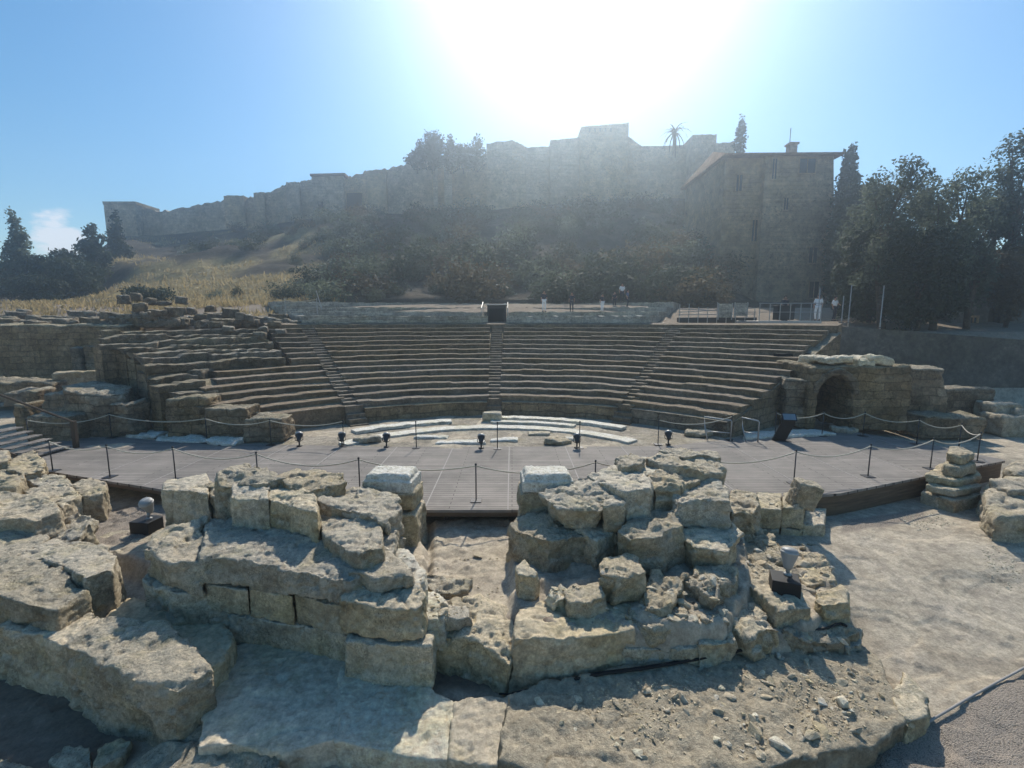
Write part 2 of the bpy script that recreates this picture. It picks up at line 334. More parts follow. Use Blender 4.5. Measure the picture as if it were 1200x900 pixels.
def displace(me, amp, smooth, seed, loc, vox, pits):
    n = len(me.vertices); co = np.empty(n * 3, np.float32); me.vertices.foreach_get('co', co); co = co.reshape(-1, 3).astype(float)
    e = np.empty(len(me.edges) * 2, np.int32); me.edges.foreach_get('vertices', e); e = e.reshape(-1, 2)
    # big facets first: shift before smoothing
    q = co + loc
    s = max(1.0, vox / .034)
    w = np.stack([fbm(q * (1.7 / s ** .6), 2, seed + 11 * k) for k in range(3)], 1)
    co += w * .105 * amp * s ** .7
    deg = np.bincount(e.ravel(), minlength=n).astype(float)[:, None]
    for it in range(smooth):
        acc = np.zeros_like(co)
        for k in range(3):
            acc[:, k] = np.bincount(e[:, 0], co[e[:, 1], k], n) + np.bincount(e[:, 1], co[e[:, 0], k], n)
        co = co * .45 + .55 * acc / np.maximum(deg, 1)
    me.vertices.foreach_set('co', co.astype(np.float32).ravel()); me.update()
    nr = np.empty(n * 3, np.float32); me.vertices.foreach_get('normal', nr); nr = nr.reshape(-1, 3).astype(float)
    q = co + loc
    a1 = fbm(q * 4.5 / s ** .5, 3, seed) * .036
    # bedding ledges: noise stretched along the beds
    a2 = fbm(q * np.array([3, 3, 15.]) / s ** .5, 2, seed + 3) * .018
    pm = sstep(-.1, .45, fbm(q * 2.1, 2, seed + 5)) * (.35 + .65 * np.clip(nr[:, 2] + .25, 0, 1))
    pit = sstep(.05, .55, vnoise(q * 13 / s ** .5, seed + 7)) * .034 + sstep(.1, .6, vnoise(q * 24 / s ** .6, seed + 8)) * .016
    crk = (1 - sstep(.0, .09, np.abs(fbm(q * 1.5 / s ** .4, 2, seed + 21)))) * sstep(.0, .3, fbm(q * .9, 2, seed + 22)) * .07
    edge = sstep(.1, .32, fbm(q * 5, 2, seed + 23)) * .045
    d = -crk * min(1, amp) * s ** .4 - edge * min(1.2, amp) * s ** .4 + (a1 + a2) * amp * s ** .6 - pit * pm * pits * s ** .5 + fbm(q * 22 / s ** .7, 2, seed + 9) * .014
    co += nr * d[:, None]
    me.vertices.foreach_set('co', co.astype(np.float32).ravel()); me.update()
def facerock(name, x0, x1, yt, yb, Y, d, mat='brick', **kw):   # a wall piece whose front face stands at distance Y
    A = D(x0, yt, Y); B = D(x1, yb, Y)
    kw.setdefault('vox', .09)
    return rock(name, [(A[0], Y), (B[0], Y), (B[0], Y + d), (A[0], Y + d)], A[2], B[2], mat, world=True, **kw)
# ================================================================== CAMERA, SKY, SUN
SUN_EL, SUN_AZ = 41.0, 8.0              # azimuth clockwise from +Y (to the right of the view)
cam = bpy.data.cameras.new('camera'); cam.sensor_width = 36; cam.lens = 36 * FPX / 1200; cam.clip_start = .1; cam.clip_end = 5000
co_ = bpy.data.objects.new('camera', cam); COL.objects.link(co_); co_.location = (0, 0, HC); co_.rotation_euler = (math.pi / 2 - PITCH, 0, 0); S.camera = co_
W = bpy.data.worlds.new('World'); S.world = W; W.use_nodes = True; nt = W.node_tree; nt.nodes.clear()
wo = nt.nodes.new('ShaderNodeOutputWorld'); bg = nt.nodes.new('ShaderNodeBackground'); nt.links.new(bg.outputs[0], wo.inputs[0])
sky = nt.nodes.new('ShaderNodeTexSky'); sky.sky_type = 'NISHITA'; sky.sun_disc = False
sky.sun_elevation = R(SUN_EL); sky.sun_rotation = R(SUN_AZ); sky.air_density = 1.15; sky.dust_density = .45; sky.ozone_density = 3.0; sky.altitude = 20
tc = nt.nodes.new('ShaderNodeTexCoord')
dv = ray(74, 278); dv = dv / np.linalg.norm(dv)
mpn = nt.nodes.new('ShaderNodeMapping'); mpn.inputs['Scale'].default_value = (1, 1, 2.2); nt.links.new(tc.outputs['Generated'], mpn.inputs['Vector'])
cn = noise(nt, mpn.outputs[0], 13, 9, .58)
dt = nt.nodes.new('ShaderNodeVectorMath'); dt.operation = 'DISTANCE'; nt.links.new(tc.outputs['Generated'], dt.inputs[0]); dt.inputs[1].default_value = tuple(dv)
near = ramp(nt, dt.outputs['Value'], [(.0, (1, 1, 1)), (.05, (0, 0, 0))])
cm = math_(nt, 'ADD', math_(nt, 'MULTIPLY', near, .34), cn)
cm = ramp(nt, cm, [(.60, (0, 0, 0)), (.72, (1, 1, 1))])
cm = math_(nt, 'MULTIPLY', cm, ramp(nt, near, [(.02, (0, 0, 0)), (.3, (1, 1, 1))]))
hs_ = nt.nodes.new('ShaderNodeHueSaturation'); hs_.inputs['Saturation'].default_value = 1.3; hs_.inputs['Hue'].default_value = .493; nt.links.new(sky.outputs[0], hs_.inputs['Color'])
skyc = mixc(nt, math_(nt, 'MULTIPLY', cm, .9), hs_.outputs[0], (7.5, 7.8, 8.4))
nt.links.new(skyc, bg.inputs['Color']); bg.inputs['Strength'].default_value = .103
sl = bpy.data.lights.new('sun', 'SUN'); sl.energy = 4.7; sl.angle = R(.5); sl.color = (1, .92, .79)
so = bpy.data.objects.new('sun', sl); COL.objects.link(so)
sd = Vector((math.sin(R(SUN_AZ)) * math.cos(R(SUN_EL)), math.cos(R(SUN_AZ)) * math.cos(R(SUN_EL)), math.sin(R(SUN_EL))))
so.rotation_euler = sd.to_track_quat('Z', 'Y').to_euler(); so.location = (10, 60, 60)
S.view_settings.view_transform = 'Standard'; S.view_settings.look = 'None'; S.view_settings.exposure = 0.32; S.view_settings.gamma = 1
S.cycles.volume_bounces = 1; S.cycles.max_bounces = 6; S.cycles.volume_step_rate = 4; S.cycles.volume_max_steps = 64

# ================================================================== GROUND
CX, CY, R0, DR, DZ, Z0 = -.7, 11.2, 11.7, .72, .245, .9     # theatre axis, first row
def polydist(P, poly):                  # signed distance, negative inside
    poly = np.asarray(poly, float); n = len(poly); d = np.full(len(P), 1e9); ins = np.zeros(len(P), bool)
    for i in range(n):
        a, b = poly[i], poly[(i + 1) % n]; e = b - a; w = P - a
        t = np.clip((w @ e) / max(e @ e, 1e-9), 0, 1); d = np.minimum(d, np.linalg.norm(w - t[:, None] * e, axis=1))
        c = ((a[1] > P[:, 1]) != (b[1] > P[:, 1])) & (P[:, 0] < (b[0] - a[0]) * (P[:, 1] - a[1]) / (b[1] - a[1] + 1e-12) + a[0]); ins ^= c
    return np.where(ins, -d, d)
def gp(pts, z): return [G(a, b, z)[:2] for a, b in pts]
FILLS = [  # polygon, height, edge softness
    (gp([(508, 608), (503, 700), (520, 728), (600, 735), (612, 700), (612, 608)], -.45), -.46, .25),
    (gp([(497, 765), (500, 818), (605, 815), (700, 780), (600, 765)], -1.1), -1.08, .12),
    (gp([(605, 715), (600, 640), (680, 600), (868, 600), (882, 680), (850, 728), (740, 735), (615, 735)], -.2), -.25, .22),
    (gp([(855, 640), (850, 730), (900, 742), (950, 735), (990, 700), (960, 640)], -.55), -.58, .3),
    (gp([(108, 648), (95, 600), (190, 590), (330, 580), (470, 600), (500, 640), (495, 680), (240, 680), (150, 650)], -.4), -.45, .2),
]
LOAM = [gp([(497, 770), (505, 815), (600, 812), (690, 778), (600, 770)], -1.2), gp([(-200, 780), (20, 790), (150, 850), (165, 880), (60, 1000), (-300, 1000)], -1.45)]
_k0, _k1 = G(1070, 858, -1.25)[:2], G(1215, 783, -1.25)[:2]; _k2 = _k0 + (_k1 - _k0) * 6
GRAVEL = [[_k0, _k2, (_k2[0], -8), (-2, -8), (1.5, 4.2), G(900, 900, -1.3)[:2]], gp([(100, 640), (95, 590), (195, 585), (195, 640)], -.45), gp([(985, 632), (1085, 612), (1080, 600), (985, 615)], -.75)]
def ground_z(x, y, detail=True):
    x = np.asarray(x, float); y = np.asarray(y, float); P = np.stack([x, y], 1)
    z = -1.35 + .1 * sstep(5.5, 6.5, y) + .6 * sstep(6, 11.6, y)
    z = np.where(x < -3, np.minimum(z, -1.45 + .9 * sstep(7.2, 9.5, y)), z)
    z = z + (.62) * sstep(15.2, 16.6, y) * np.where(x > 12, .45, 1)
    for poly, h, s in FILLS:
        w = 1 - sstep(-s * .3, s * .7, polydist(P, poly)); z = z * (1 - w) + np.maximum(z, h + (fbm(np.stack([x, y, 0 * x], 1) * 3.2, 3, 71) * .16 if s in (.22, .3) else 0)) * w
    r = np.hypot(x - CX, y - CY)
    ys = np.where(x < 0, y - 1.6, y); z = z + 4.25 * sstep(27.6, 28.4, ys) * sstep(21.4, 21.9, r) + 1.9 * sstep(31, 46, y) * sstep(21.4, 25, r)
    z = np.where(y > 46.5, z - 4 * sstep(46.5, 52, y), z)
    if detail:
        q = np.stack([x, y, 0 * x], 1)
        rgm = .5 + 1.2 * sstep(-.1, .4, fbm(q * .7, 2, 61)); near_ = np.where(y < 12, 1, .3)
        z = z + fbm(q * .9, 3, 3) * np.where((x > 5.2) & (y > 5.6), .015, .07) + (fbm(q * 4.5, 3, 9) * .04 + fbm(q * 11, 2, 12) * .025) * rgm * near_ * np.where((x > 5.2) & (y > 5.6), .16, 1)
        lv = fbm(q * np.array([.5, .8, 1]), 4, 81, .5); z = z + np.where((y < 11.6) & (y > 5.2), 1, 0) * np.where(x > 4.5, 1, .4) * (.028 * sstep(-.006, .006, lv) + .02 * sstep(.2, .21, lv) + .024 * sstep(-.24, -.23, lv))
    return z
def axis(lo, hi, step, far_lo, far_hi, g=1.22):
    a = list(np.arange(lo, hi + 1e-6, step)); s = step; v = lo
    while v > far_lo: s *= g; v -= s; a.insert(0, v)
    s = step; v = a[-1]
    while v < far_hi: s *= g; v += s; a.append(v)
    return np.array(a)
xs = axis(-12, 14, .05, -900, 900); ys = axis(3.8, 12.5, .045, -30, 1200, 1.06)
XX, YY = np.meshgrid(xs, ys); gx, gy = XX.ravel(), YY.ravel(); gz = ground_z(gx, gy)
nx, ny = len(xs), len(ys)
gf = [(j * nx + i, j * nx + i + 1, (j + 1) * nx + i + 1, (j + 1) * nx + i) for j in range(ny - 1) for i in range(nx - 1)]
gm = mesh('ground', np.stack([gx, gy, gz], 1), gf, True)
P = np.stack([gx, gy], 1); wob = fbm(np.stack([gx, gy, 0 * gx], 1) * 2.2, 3, 21) * .25
def mask(polys, soft):
    m = np.zeros(len(gx))
    for p in polys: m = np.maximum(m, 1 - sstep(-soft, soft, polydist(P, p) + wob * soft * 3))
    return m
a1 = gm.attributes.new('gravel', 'FLOAT', 'POINT'); a1.data.foreach_set('value', mask(GRAVEL, .06).astype(np.float32))
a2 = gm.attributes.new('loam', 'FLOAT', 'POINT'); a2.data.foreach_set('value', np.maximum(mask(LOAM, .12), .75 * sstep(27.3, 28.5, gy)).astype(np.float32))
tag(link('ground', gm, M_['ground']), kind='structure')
def gz1(x, y): return float(ground_z([x], [y])[0])

# ================================================================== STAGE
st = empty('wooden_stage', (0, 14, 0)); tag(st, 'wide grey wooden stage platform of boards in front of the curved stone seats', 'stage')
SF = [(40, 548), (62, 553), (122, 563), (190, 573.5), (330, 590), (500, 597.5), (612, 597.5), (800, 593), (985, 578), (1090, 557), (1178, 540)]   # front edge
SB = [(1178, 539), (1100, 523), (995, 505), (860, 514), (780, 523), (440, 523.5), (330, 521), (215, 519), (135, 511.5), (85, 514), (38, 523)]
pf = [G(a, b, 0) for a, b in SF]; pb = [G(a, b, 0) for a, b in SB]
off = np.array([0, 14, 0])
bm = bmesh.new(); vs = [bm.verts.new(Vector(p - off)) for p in pf + pb]; bm.faces.new(vs)
ex = bmesh.ops.extrude_face_region(bm, geom=bm.faces[:]); bmesh.ops.translate(bm, verts=[g for g in ex['geom'] if isinstance(g, bmesh.types.BMVert)], vec=(0, 0, -.07))
bmesh.ops.recalc_face_normals(bm, faces=bm.faces[:]); bmesh.ops.triangulate(bm, faces=bm.faces[:])
me = bpy.data.meshes.new('deck_boards'); bm.to_mesh(me); bm.free(); link('deck_boards', me, M_['deck'], st)
fb = MB()
for i in range(len(pf) - 1):            # fascia set back under the edge, higher and brown on the right
    a, b = pf[i], pf[i + 1]; t = (b - a) / np.linalg.norm(b - a); nrm = np.array([-t[1], t[0], 0])
    hgt = .72 if i >= 6 else .2
    q = [a + nrm * .07, b + nrm * .07, b + nrm * .11, a + nrm * .11]
    fb.add([p + [0, 0, -.072] for p in q] + [p + [0, 0, -hgt] for p in q], [(0, 1, 2, 3), (7, 6, 5, 4), (0, 4, 5, 1), (1, 5, 6, 2), (2, 6, 7, 3), (3, 7, 4, 0)])
fb.build('fascia', M_['fascia'], st, off=off)
from mathutils.geometry import intersect_line_line_2d
def edge_y(poly, x):
    ys_ = [a[1] + (b[1] - a[1]) * (x - a[0]) / (b[0] - a[0]) for a, b in zip(poly[:-1], poly[1:]) if (a[0] - x) * (b[0] - x) <= 0 and abs(a[0] - b[0]) > 1e-6]
    return ys_[0] if ys_ else None
for k in range(9):
    x = -9.5 + k * 2.6; ye = edge_y(pf, x) + .7
    MB().box(x - .06, x + .06, ye, ye + .12, -1.3, -.075).build('support_post', M_['timber'], st, off=off)
for k, x in enumerate(np.arange(-12.4, 14.5, 2.05)):
    y0, y1 = edge_y(pf, x), edge_y(pb, x)
    if y0 is None or y1 is None: continue
    MB().box(x - .016, x + .016, y0 + .03, y1 - .03, .001, .005).build('joint_strip', M_['strip'], st, off=off)

# ================================================================== ORCHESTRA
def sector(r0, r1, a0, a1, z, th, cx, cy, n=60, rag=0.0, seed=0):
    v = []; f = []
    for i in range(n + 1):
        a = R(a0 + (a1 - a0) * i / n); k0 = r0 + rag * vnoise([[i * .6, 0, seed]])[0]; k1 = r1 + rag * vnoise([[i * .6, 5, seed]])[0]
        dz = .4 * rag * vnoise([[i * .35, 9, seed]])[0]
        for rr in (k0, k1):
            for zz in (z + dz, z - th): v.append((cx + rr * math.sin(a), cy + rr * math.cos(a), zz))
    for i in range(n):
        b = 4 * i; c = b + 4
        f += [(b, b + 2, c + 2, c), (b + 1, c + 1, c + 3, b + 3), (b, c, c + 1, b + 1), (b + 2, b + 3, c + 3, c + 2)]
    f += [(0, 1, 3, 2), (4 * n, 4 * n + 2, 4 * n + 3, 4 * n + 1)]
    return v, f
v, f = sector(.3, 11.2, -75, 75, -.02, .2, CX, CY, 80); tag(link('orchestra_floor', mesh('orchestra_floor', v, f), M_['paving']), kind='structure')
def arc_slab(r0, r1, a0, a1, z, label, cx=CX, cy=12.9, rag=.05):
    v, f = sector(r0, r1, a0, a1, z, .12, cx, cy, int(abs(a1 - a0) * 1.2) + 4, rag, random.random() * 50); v = np.array(v); c = v.mean(0); c[2] = z - .12
    tag(link('marble_kerb', mesh('marble_kerb', v - c, f), M_['marble'], None, c), label, 'marble kerb', 'white marble arcs on the orchestra floor')
arc_slab(6.6, 7.2, -54, 50, .06, 'long unbroken white marble arc running right round the orchestra floor', rag=.025)
arc_slab(7.9, 8.4, -1, 42, .12, 'ragged white marble arc close under the right half of the seat wall', cx=CX, cy=13.4, rag=.06)
arc_slab(7.35, 7.75, -2, 27, .09, 'short white marble arc between the long arc and the ragged right arc', cx=CX, cy=13.2, rag=.035)
arc_slab(8.2, 8.75, -43, -14, .12, 'white marble arc with rough ends under the left half of the seat wall', cx=CX, cy=12.6, rag=.06)
for i, (px, py, w, d, lab) in enumerate([(540, 518, 1.9, .5, 'white rectangular marble paving slab on the orchestra floor behind the middle of the stage'),
        (590, 515, 1.0, .45, 'small white marble paving piece right of the rectangular slab on the orchestra floor'),
        (660, 514, .9, .35, 'thin broken marble paving piece on the right of the orchestra floor'),
        (632, 508, .8, .4, 'grey broken paving stone lying near the middle of the orchestra arcs'),
        (505, 512, 1.2, .35, 'narrow pale paving piece inside the long marble arc on the left')]):
    p = G(px, py, .03); a = R(random.uniform(-6, 6))
    q = [(p[0] + sx * w / 2 * random.uniform(.8, 1.1), p[1] + sy * d / 2 * random.uniform(.7, 1.1)) for sx, sy in ((-1, -1), (0, -1), (1, -1), (1, 1), (.2, 1), (-1, 1))]
    rock('paving_slab', q, .07, -.05, 'marble' if i != 3 else 'grey', world=True, vox=.04, amp=.25, smooth=1, label=lab, cat='paving slab', pits=.3)
p = G(577, 492, .05); rock('stone_block', [(p[0] - .38, p[1] - .22), (p[0] + .38, p[1] - .22), (p[0] + .38, p[1] + .2), (p[0] - .38, p[1] + .2)], .42, -.03, 'sand', world=True, vox=.05, amp=.25, smooth=2, label='single squared yellow stone block at the foot of the middle stairway', cat='stone block', pits=.3)
# long white slab at the right back edge of the stage and pale pieces on the left
p0, p1, p2, p3 = G(873, 512, .12), G(978, 507, .12), G(955, 502.5, .12), G(876, 505, .12)
rock('marble_slab', [p[:2] for p in (p0, p1, p2, p3)], .12, -.04, 'marble', world=True, vox=.06, amp=.2, smooth=1, label='long flat white marble slab behind the leaning information panel', cat='marble slab', pits=.2)
for (x0, x1, y, lab) in [(148, 182, 509, 'leftmost white rubble strip along the back edge of the stage'), (183, 240, 514, 'middle white rubble strip along the back edge of the stage, left side'), (241, 276, 518, 'thin white rubble strip on the stage back edge below the seat bank end')]:
    a, b = G(x0, y, .1), G(x1, y + 2, .1)
    rock('marble_rubble', [(a[0], a[1]), (b[0], b[1]), (b[0], b[1] + .7), (a[0], a[1] + .8)], .14, -.05, 'marble', world=True, vox=.06, amp=.7, smooth=2, label=lab, cat='rubble', pits=.6)
for (px, py, lab) in [(992, 504, 'pale broken stone at the right end of the long white slab'), (820, 508, 'flat grey plank of stone behind the bent barrier rails'), (430, 515, 'dark flat stone lying inside the left orchestra arc'), (655, 517, 'low round pale boulder beside a spotlight on the orchestra floor')]:
    p = G(px, py, .1); rock('loose_stone', [(p[0] - .5, p[1]), (p[0] + .1, p[1] - .25), (p[0] + .5, p[1] + .05), (p[0] + .3, p[1] + .35), (p[0] - .3, p[1] + .4)], .2, -.03, 'grey', world=True, vox=.05, amp=.8, label=lab, cat='stone')

# ================================================================== SEATING
def seat_row(i, a0, a1, seed, rough=0.0, half=0.0, zadd=0.0, mat='seat', back=None, rcut=0.0):
    Ri = R0 + DR * i; z = Z0 + DZ * i + zadd; n = max(4, int(abs(R(a1 - a0)) * Ri / (.16 if rough else .2)))
    zl = z - (DZ + .06 if i > 0 else Z0 + .05); dep = DR + .12
    prof = [(0.05, zl - z), (.03, -.1), (0, -.05), (.012, -.012), (.05, 0), (dep * .5, .004), (dep, 0)]
    bl = 1.15; v = []; f = []
    for k in range(n + 1):
        a = R(a0 + (a1 - a0) * k / n); s = a * Ri; b = math.floor(s / bl + seed * .37)
        j = _h(np.array([b]), np.array([i * 7]), np.array([seed]), 5)[0]; j2 = _h(np.array([b]), np.array([i * 7 + 3]), np.array([seed]), 8)[0]
        w = vnoise([[s * 2.3, i * 3.1, seed]])[0]; w2 = vnoise([[s * 5.1, i * 3.1 + 50, seed]])[0]; w3 = vnoise([[s * .45, i * 2.1 + 20, seed]])[0]
        dr = j * (.032 + .14 * rough) + w * (.018 + .12 * rough); dz = (j2 - .9 * max(0, j2 - .75) * 4) * (.024 + .09 * rough) + w2 * (.012 + .06 * rough) + w3 * (.02 + .1 * rough)
        for m, (pr, pz) in enumerate(prof):
            rr = Ri + pr + (dr if m < 5 else dr * .3); zz = z + pz + (dz if m > 0 else 0)
            if m in (2, 3, 4): rr += .03 * abs(w2) + rough * .08 * abs(w2)
            v.append((CX + rr * math.sin(a), CY + rr * math.cos(a), zz))
    p = len(prof)
    for k in range(n):
        for m in range(p - 1): f.append((k * p + m, k * p + m + 1, (k + 1) * p + m + 1, (k + 1) * p + m))
    f.append(tuple(range(p))); f.append(tuple(range((n + 1) * p - 1, n * p - 1, -1)))
    return v, f
SC = np.array([CX, CY + 16, 0])
cav = empty('seating_bank', SC); tag(cav, 'great curved bank of stone seat rows facing the stage, cut by narrow stairways', 'stone seating')
NR = 14
WEDGE = [(-39.6, -34.6), (-32.6, -2.2), (.4, 29.6), (31.4, 53.6)]
for wi, (a0, a1) in enumerate(WEDGE):
    for i in range(NR):
        e0, e1 = a0, a1
        if wi == 0 and i < 7: e0 = [-55.5, -57.5, -60, -57, -56, -53, -52][i]
        if wi == 3: e1 = 53.6 + random.uniform(-.5, .6) + (0 if i < 9 else -1.5)
        v, f = seat_row(i, e0, e1, wi * 13 + 1, rough=.12 if wi == 3 and i in (2, 3) else .0, zadd=-.1 if wi == 0 and i < 7 else 0)
        link('seat_row', mesh('seat_row', np.array(v) - SC, f), M_['seat'], cav)
def ring(ri, ro, a0, a1, zb, zt0, zt1, n=40):      # a ring wall whose top may slope outwards
    v = []; f = []
    for k in range(n + 1):
        a = R(a0 + (a1 - a0) * k / n)
        for rr, zz in ((ri, zb), (ri, zt0), (ro, zt1), (ro, zb)): v.append((CX + rr * math.sin(a), CY + rr * math.cos(a), zz))
    for k in range(n):
        for m in range(3): f.append((k * 4 + m, k * 4 + m + 1, k * 4 + m + 5, k * 4 + m + 4))
    f += [(0, 1, 2, 3), tuple(range(4 * n + 3, 4 * n - 1, -1))]; return v, f
for (a0, a1) in ((-31.5, -2.6), (1, 29), (32, 53)):    # projecting lip of the front wall
    v, f = ring(R0 - .28, R0 + .2, a0, a1, -.06, .62, .64); link('podium_lip', mesh('podium_lip', np.array(v) - SC, f), M_['brick'], cav)
# the solid core under the rows
rI, rO = R0 + .1, R0 + DR * NR + .6
for (a0, a1, nrow) in ((-39.6, 53.6, NR), (-55.5, -39.6, 6)):
    r1 = R0 + DR * nrow; v, f = ring(rI, r1, a0, a1, -.1, Z0 - .3, Z0 + DZ * (nrow - 1) - .12)
    link('core', mesh('core', np.array(v) - SC, f), M_['brick'], cav)
def stairs(ac, width, name='stairway'):
    mb = MB(); n2 = NR * 2
    for k in range(n2 + 1):
        r = R0 - .12 + k * DR / 2; z = Z0 - .16 + (k) * DZ / 2 + .02
        M = Matrix.Translation((CX, CY, 0)) @ Matrix.Rotation(-R(ac), 4, 'Z')
        j = random.uniform(-.02, .02)
        mb.box(-width / 2 + j, width / 2 + j, r, r + DR / 2 + .12, z - .5, z + random.uniform(-.015, .015), .02, M)
    for k in range(3):
        M = Matrix.Translation((CX, CY, 0)) @ Matrix.Rotation(-R(ac), 4, 'Z')
        mb.box(-width / 2, width / 2, R0 - .12 - .25 * (k + 1), R0 - .1 - .25 * k, -.05, Z0 - .26 - .2 * (k + 1), .02, M)
    mb.build(name, M_['seat'], cav, off=SC)
stairs(-.9, .72); stairs(-33.6, .8); stairs(30.5, .85)
# landing behind the last row
v, f = ring(R0 + DR * NR - .1, 22.3, -39.6, 53.2, 3.6, Z0 + DZ * NR - .02, 4.42); link('landing', mesh('landing', np.array(v) - SC, f), M_['seat'], cav)

# upper terraces, four tall pale steps
up = empty('upper_terrace', (CX, CY + 26, 4.3)); tag(up, 'pale upper terrace of tall worn steps behind the top of the seat bank', 'stone terrace'); UO = np.array([CX, CY + 26, 4.3])
for (a0, a1) in ((-34, -2.6), (.8, 26)):
    for k, (Yc, yt, rn) in enumerate([(33.4, 370.3, 3.6), (37.2, 365.6, 3.7), (41, 360.8, 3.7), (45, 355.6, 3.5)]):
        zt = D(578, yt, Yc)[2]; ri = Yc - CY; zb = (4.25, 4.5, 4.8, 5.2)[k]
        v = []; n = 60; f = []
        for q in range(n + 1):
            a = R(a0 + (a1 - a0) * q / n); jit = .05 * vnoise([[q * .7, k * 5, a0]])[0]; jr = .1 * vnoise([[q * .5, k * 5 + 9, a0]])[0]
            for rr, zz in ((ri + jr, zb), (ri + jr, zt + jit), (ri + rn + .2, zt + .02), (ri + rn + .2, zb)): v.append((CX + rr * math.sin(a), CY + rr * math.cos(a), zz))
        for q in range(n):
            for m in range(3): f.append((q * 4 + m, q * 4 + m + 1, q * 4 + m + 5, q * 4 + m + 4))
        f += [(0, 1, 2, 3), tuple(range(4 * n + 3, 4 * n - 1, -1))]
        link('terrace_step', mesh('terrace_step', np.array(v) - UO, f), M_['terrace'], up)
# gatehouse at the head of the middle stairway
A = D(565, 372, 35); gh = empty('stair_gate', (D(579, 372, 35)[0], 35, 4.4)); tag(gh, 'dark timber gate box with side rails at the head of the middle stairway', 'gate')
gx0, gx1 = D(571, 360, 35)[0] - gh.location.x, D(593, 360, 35)[0] - gh.location.x
MB().box(gx0, gx1, 0, 2.2, 0, 1.28, .03).build('hut', M_['dark'], gh)
MB().box(gx0 + .15, gx1 - .15, -.05, -.003, .05, 1.05, .01).build('door_panel', M_['opening'], gh)
MB().box(gx0 - .12, gx1 + .12, -.15, 2.3, 1.283, 1.36, .02).build('roof_slab', M_['alu'], gh)
for s in (-1, 1):
    x = s * .95 + .05; MB().box(x - .05, x + .05, -.6, 1.6, 0, .75, .02).build('side_wall', M_['terrace'], gh)
    MB().tube([(x, -.6, .7), (x, -.6, 1.05), (x, 1.4, 1.55), (x, 1.4, .7)], .03).build('handrail', M_['alu'], gh)

# ruined outer rows on the left, and their neighbours
ru = empty('ruined_seating', SC + np.array([-12, -4, 0])); RO = SC + np.array([-12, -4, 0]); tag(ru, 'crumbled rough seat rows left of the restored seat bank', 'ruined seating')
for i in range(3, 14):
    e0 = -59.5 - random.uniform(0, 2.2); e1 = -40.5
    if i < 7: e1 = e0 + 5.5 + random.uniform(0, 1); 
    if i >= 5 or True:
        v, f = ring(R0 + DR * i + .12, R0 + DR * (i + 1) + .2, e0 + .2, e1, -.2, Z0 + DZ * i - .25, Z0 + DZ * i - .2, 14); link('rubble_core', mesh('rubble_core', np.array(v) - RO, f), M_['brick'], ru)
        v, f = seat_row(i, e0, e1, 77, rough=.6, zadd=random.uniform(-.08, .1) - (.15 if i < 7 else 0)); link('broken_row', mesh('broken_row', np.array(v) - RO, f), M_['seat_ruin'], ru)
# ================================================================== FOREGROUND RUIN: LEFT PILE
B = 'big cut stones of the stage wall'
def rk(pts, z, zb, mat, label, **kw):
    kw.setdefault('cat', 'stone block'); return rock('stone_block', pts, z, zb, mat, label=label, **kw)
rk([(58, 709), (100, 683), (50, 655), (-70, 648), (-85, 680)], .06, -.56, 'rough', 'large square block with a pitted top at the left edge above the huge rounded block', amp=.7)
rk([(-70, 652), (-70, 612), (35, 618), (59, 626), (0, 658)], .13, -.5, 'rough', 'flat slab at the left edge behind the large square block', amp=.6)
rk([(3, 664), (62, 629), (100, 634), (137, 650), (127, 669), (100, 681), (52, 653)], .08, -.95, 'rough', 'broad weathered block with a diagonal joint, right behind the large square block at left', amp=.7)
rk([(-85, 713), (78, 760), (126, 728), (62, 702), (-85, 690)], -.45, -1.6, 'sand', 'mossy lower course block under the large square block at the left edge', amp=.7)
rk([(77, 758), (121, 728), (200, 731), (234, 760), (240, 782), (205, 803), (112, 773)], -.3, -1.62, 'rough', 'huge rounded block with a honeycombed sunlit top in the lower left', amp=.9, smooth=5)
rk([(126, 722), (152, 700), (250, 714), (272, 742), (262, 770), (240, 786), (200, 735)], -.60, -1.5, 'mortar', 'smooth grey slab lying shaded between the huge rounded block and the wall', amp=.5, smooth=5)
rk([(48, 622), (75, 607), (104, 606), (109, 617), (85, 632), (60, 634)], .02, -.7, 'rough', 'dark honeycombed lump between the left slabs and the gravel', amp=1.6, pits=2)
rk([(-60, 582), (45, 578), (64, 588), (66, 599), (35, 608), (-60, 606)], .42, -.1, 'grey', 'thick slab with an undercut dark front, second from the top of the left pile', amp=.8)
rk([(28, 573), (78, 569), (92, 579), (72, 591), (40, 584)], .36, -.5, 'grey', 'pale wedge block right beside the thick undercut slab of the left pile', amp=.7)
rk([(28, 562), (34, 556), (75, 557), (86, 567), (50, 572)], .33, -.4, 'rough', 'low flat stone behind the pale wedge block of the left pile', amp=.6)
rk([(80, 567), (110, 560), (122, 565), (121, 577), (95, 580)], .30, -.6, 'grey', 'rough pitted block at the right end of the left pile near the stage corner', amp=1.0)
rk([(7, 538), (38, 530), (53, 538), (50, 549), (28, 553), (9, 547)], .55, -.2, 'grey', 'upright craggy block at the far end of the left pile by the deck', amp=1.0)
rk([(-40, 552), (14, 548), (30, 559), (20, 570), (-40, 572)], .52, .0, 'grey', 'rounded boulder split by a bedding line at the left edge below the steps', amp=1.0, smooth=12, grow=.07)
rk([(-40, 528), (6, 527), (9, 540), (-20, 546), (-40, 546)], .6, .0, 'grey', 'pale small boulder at the left edge right below the wooden steps', amp=.8, smooth=12, grow=.07)
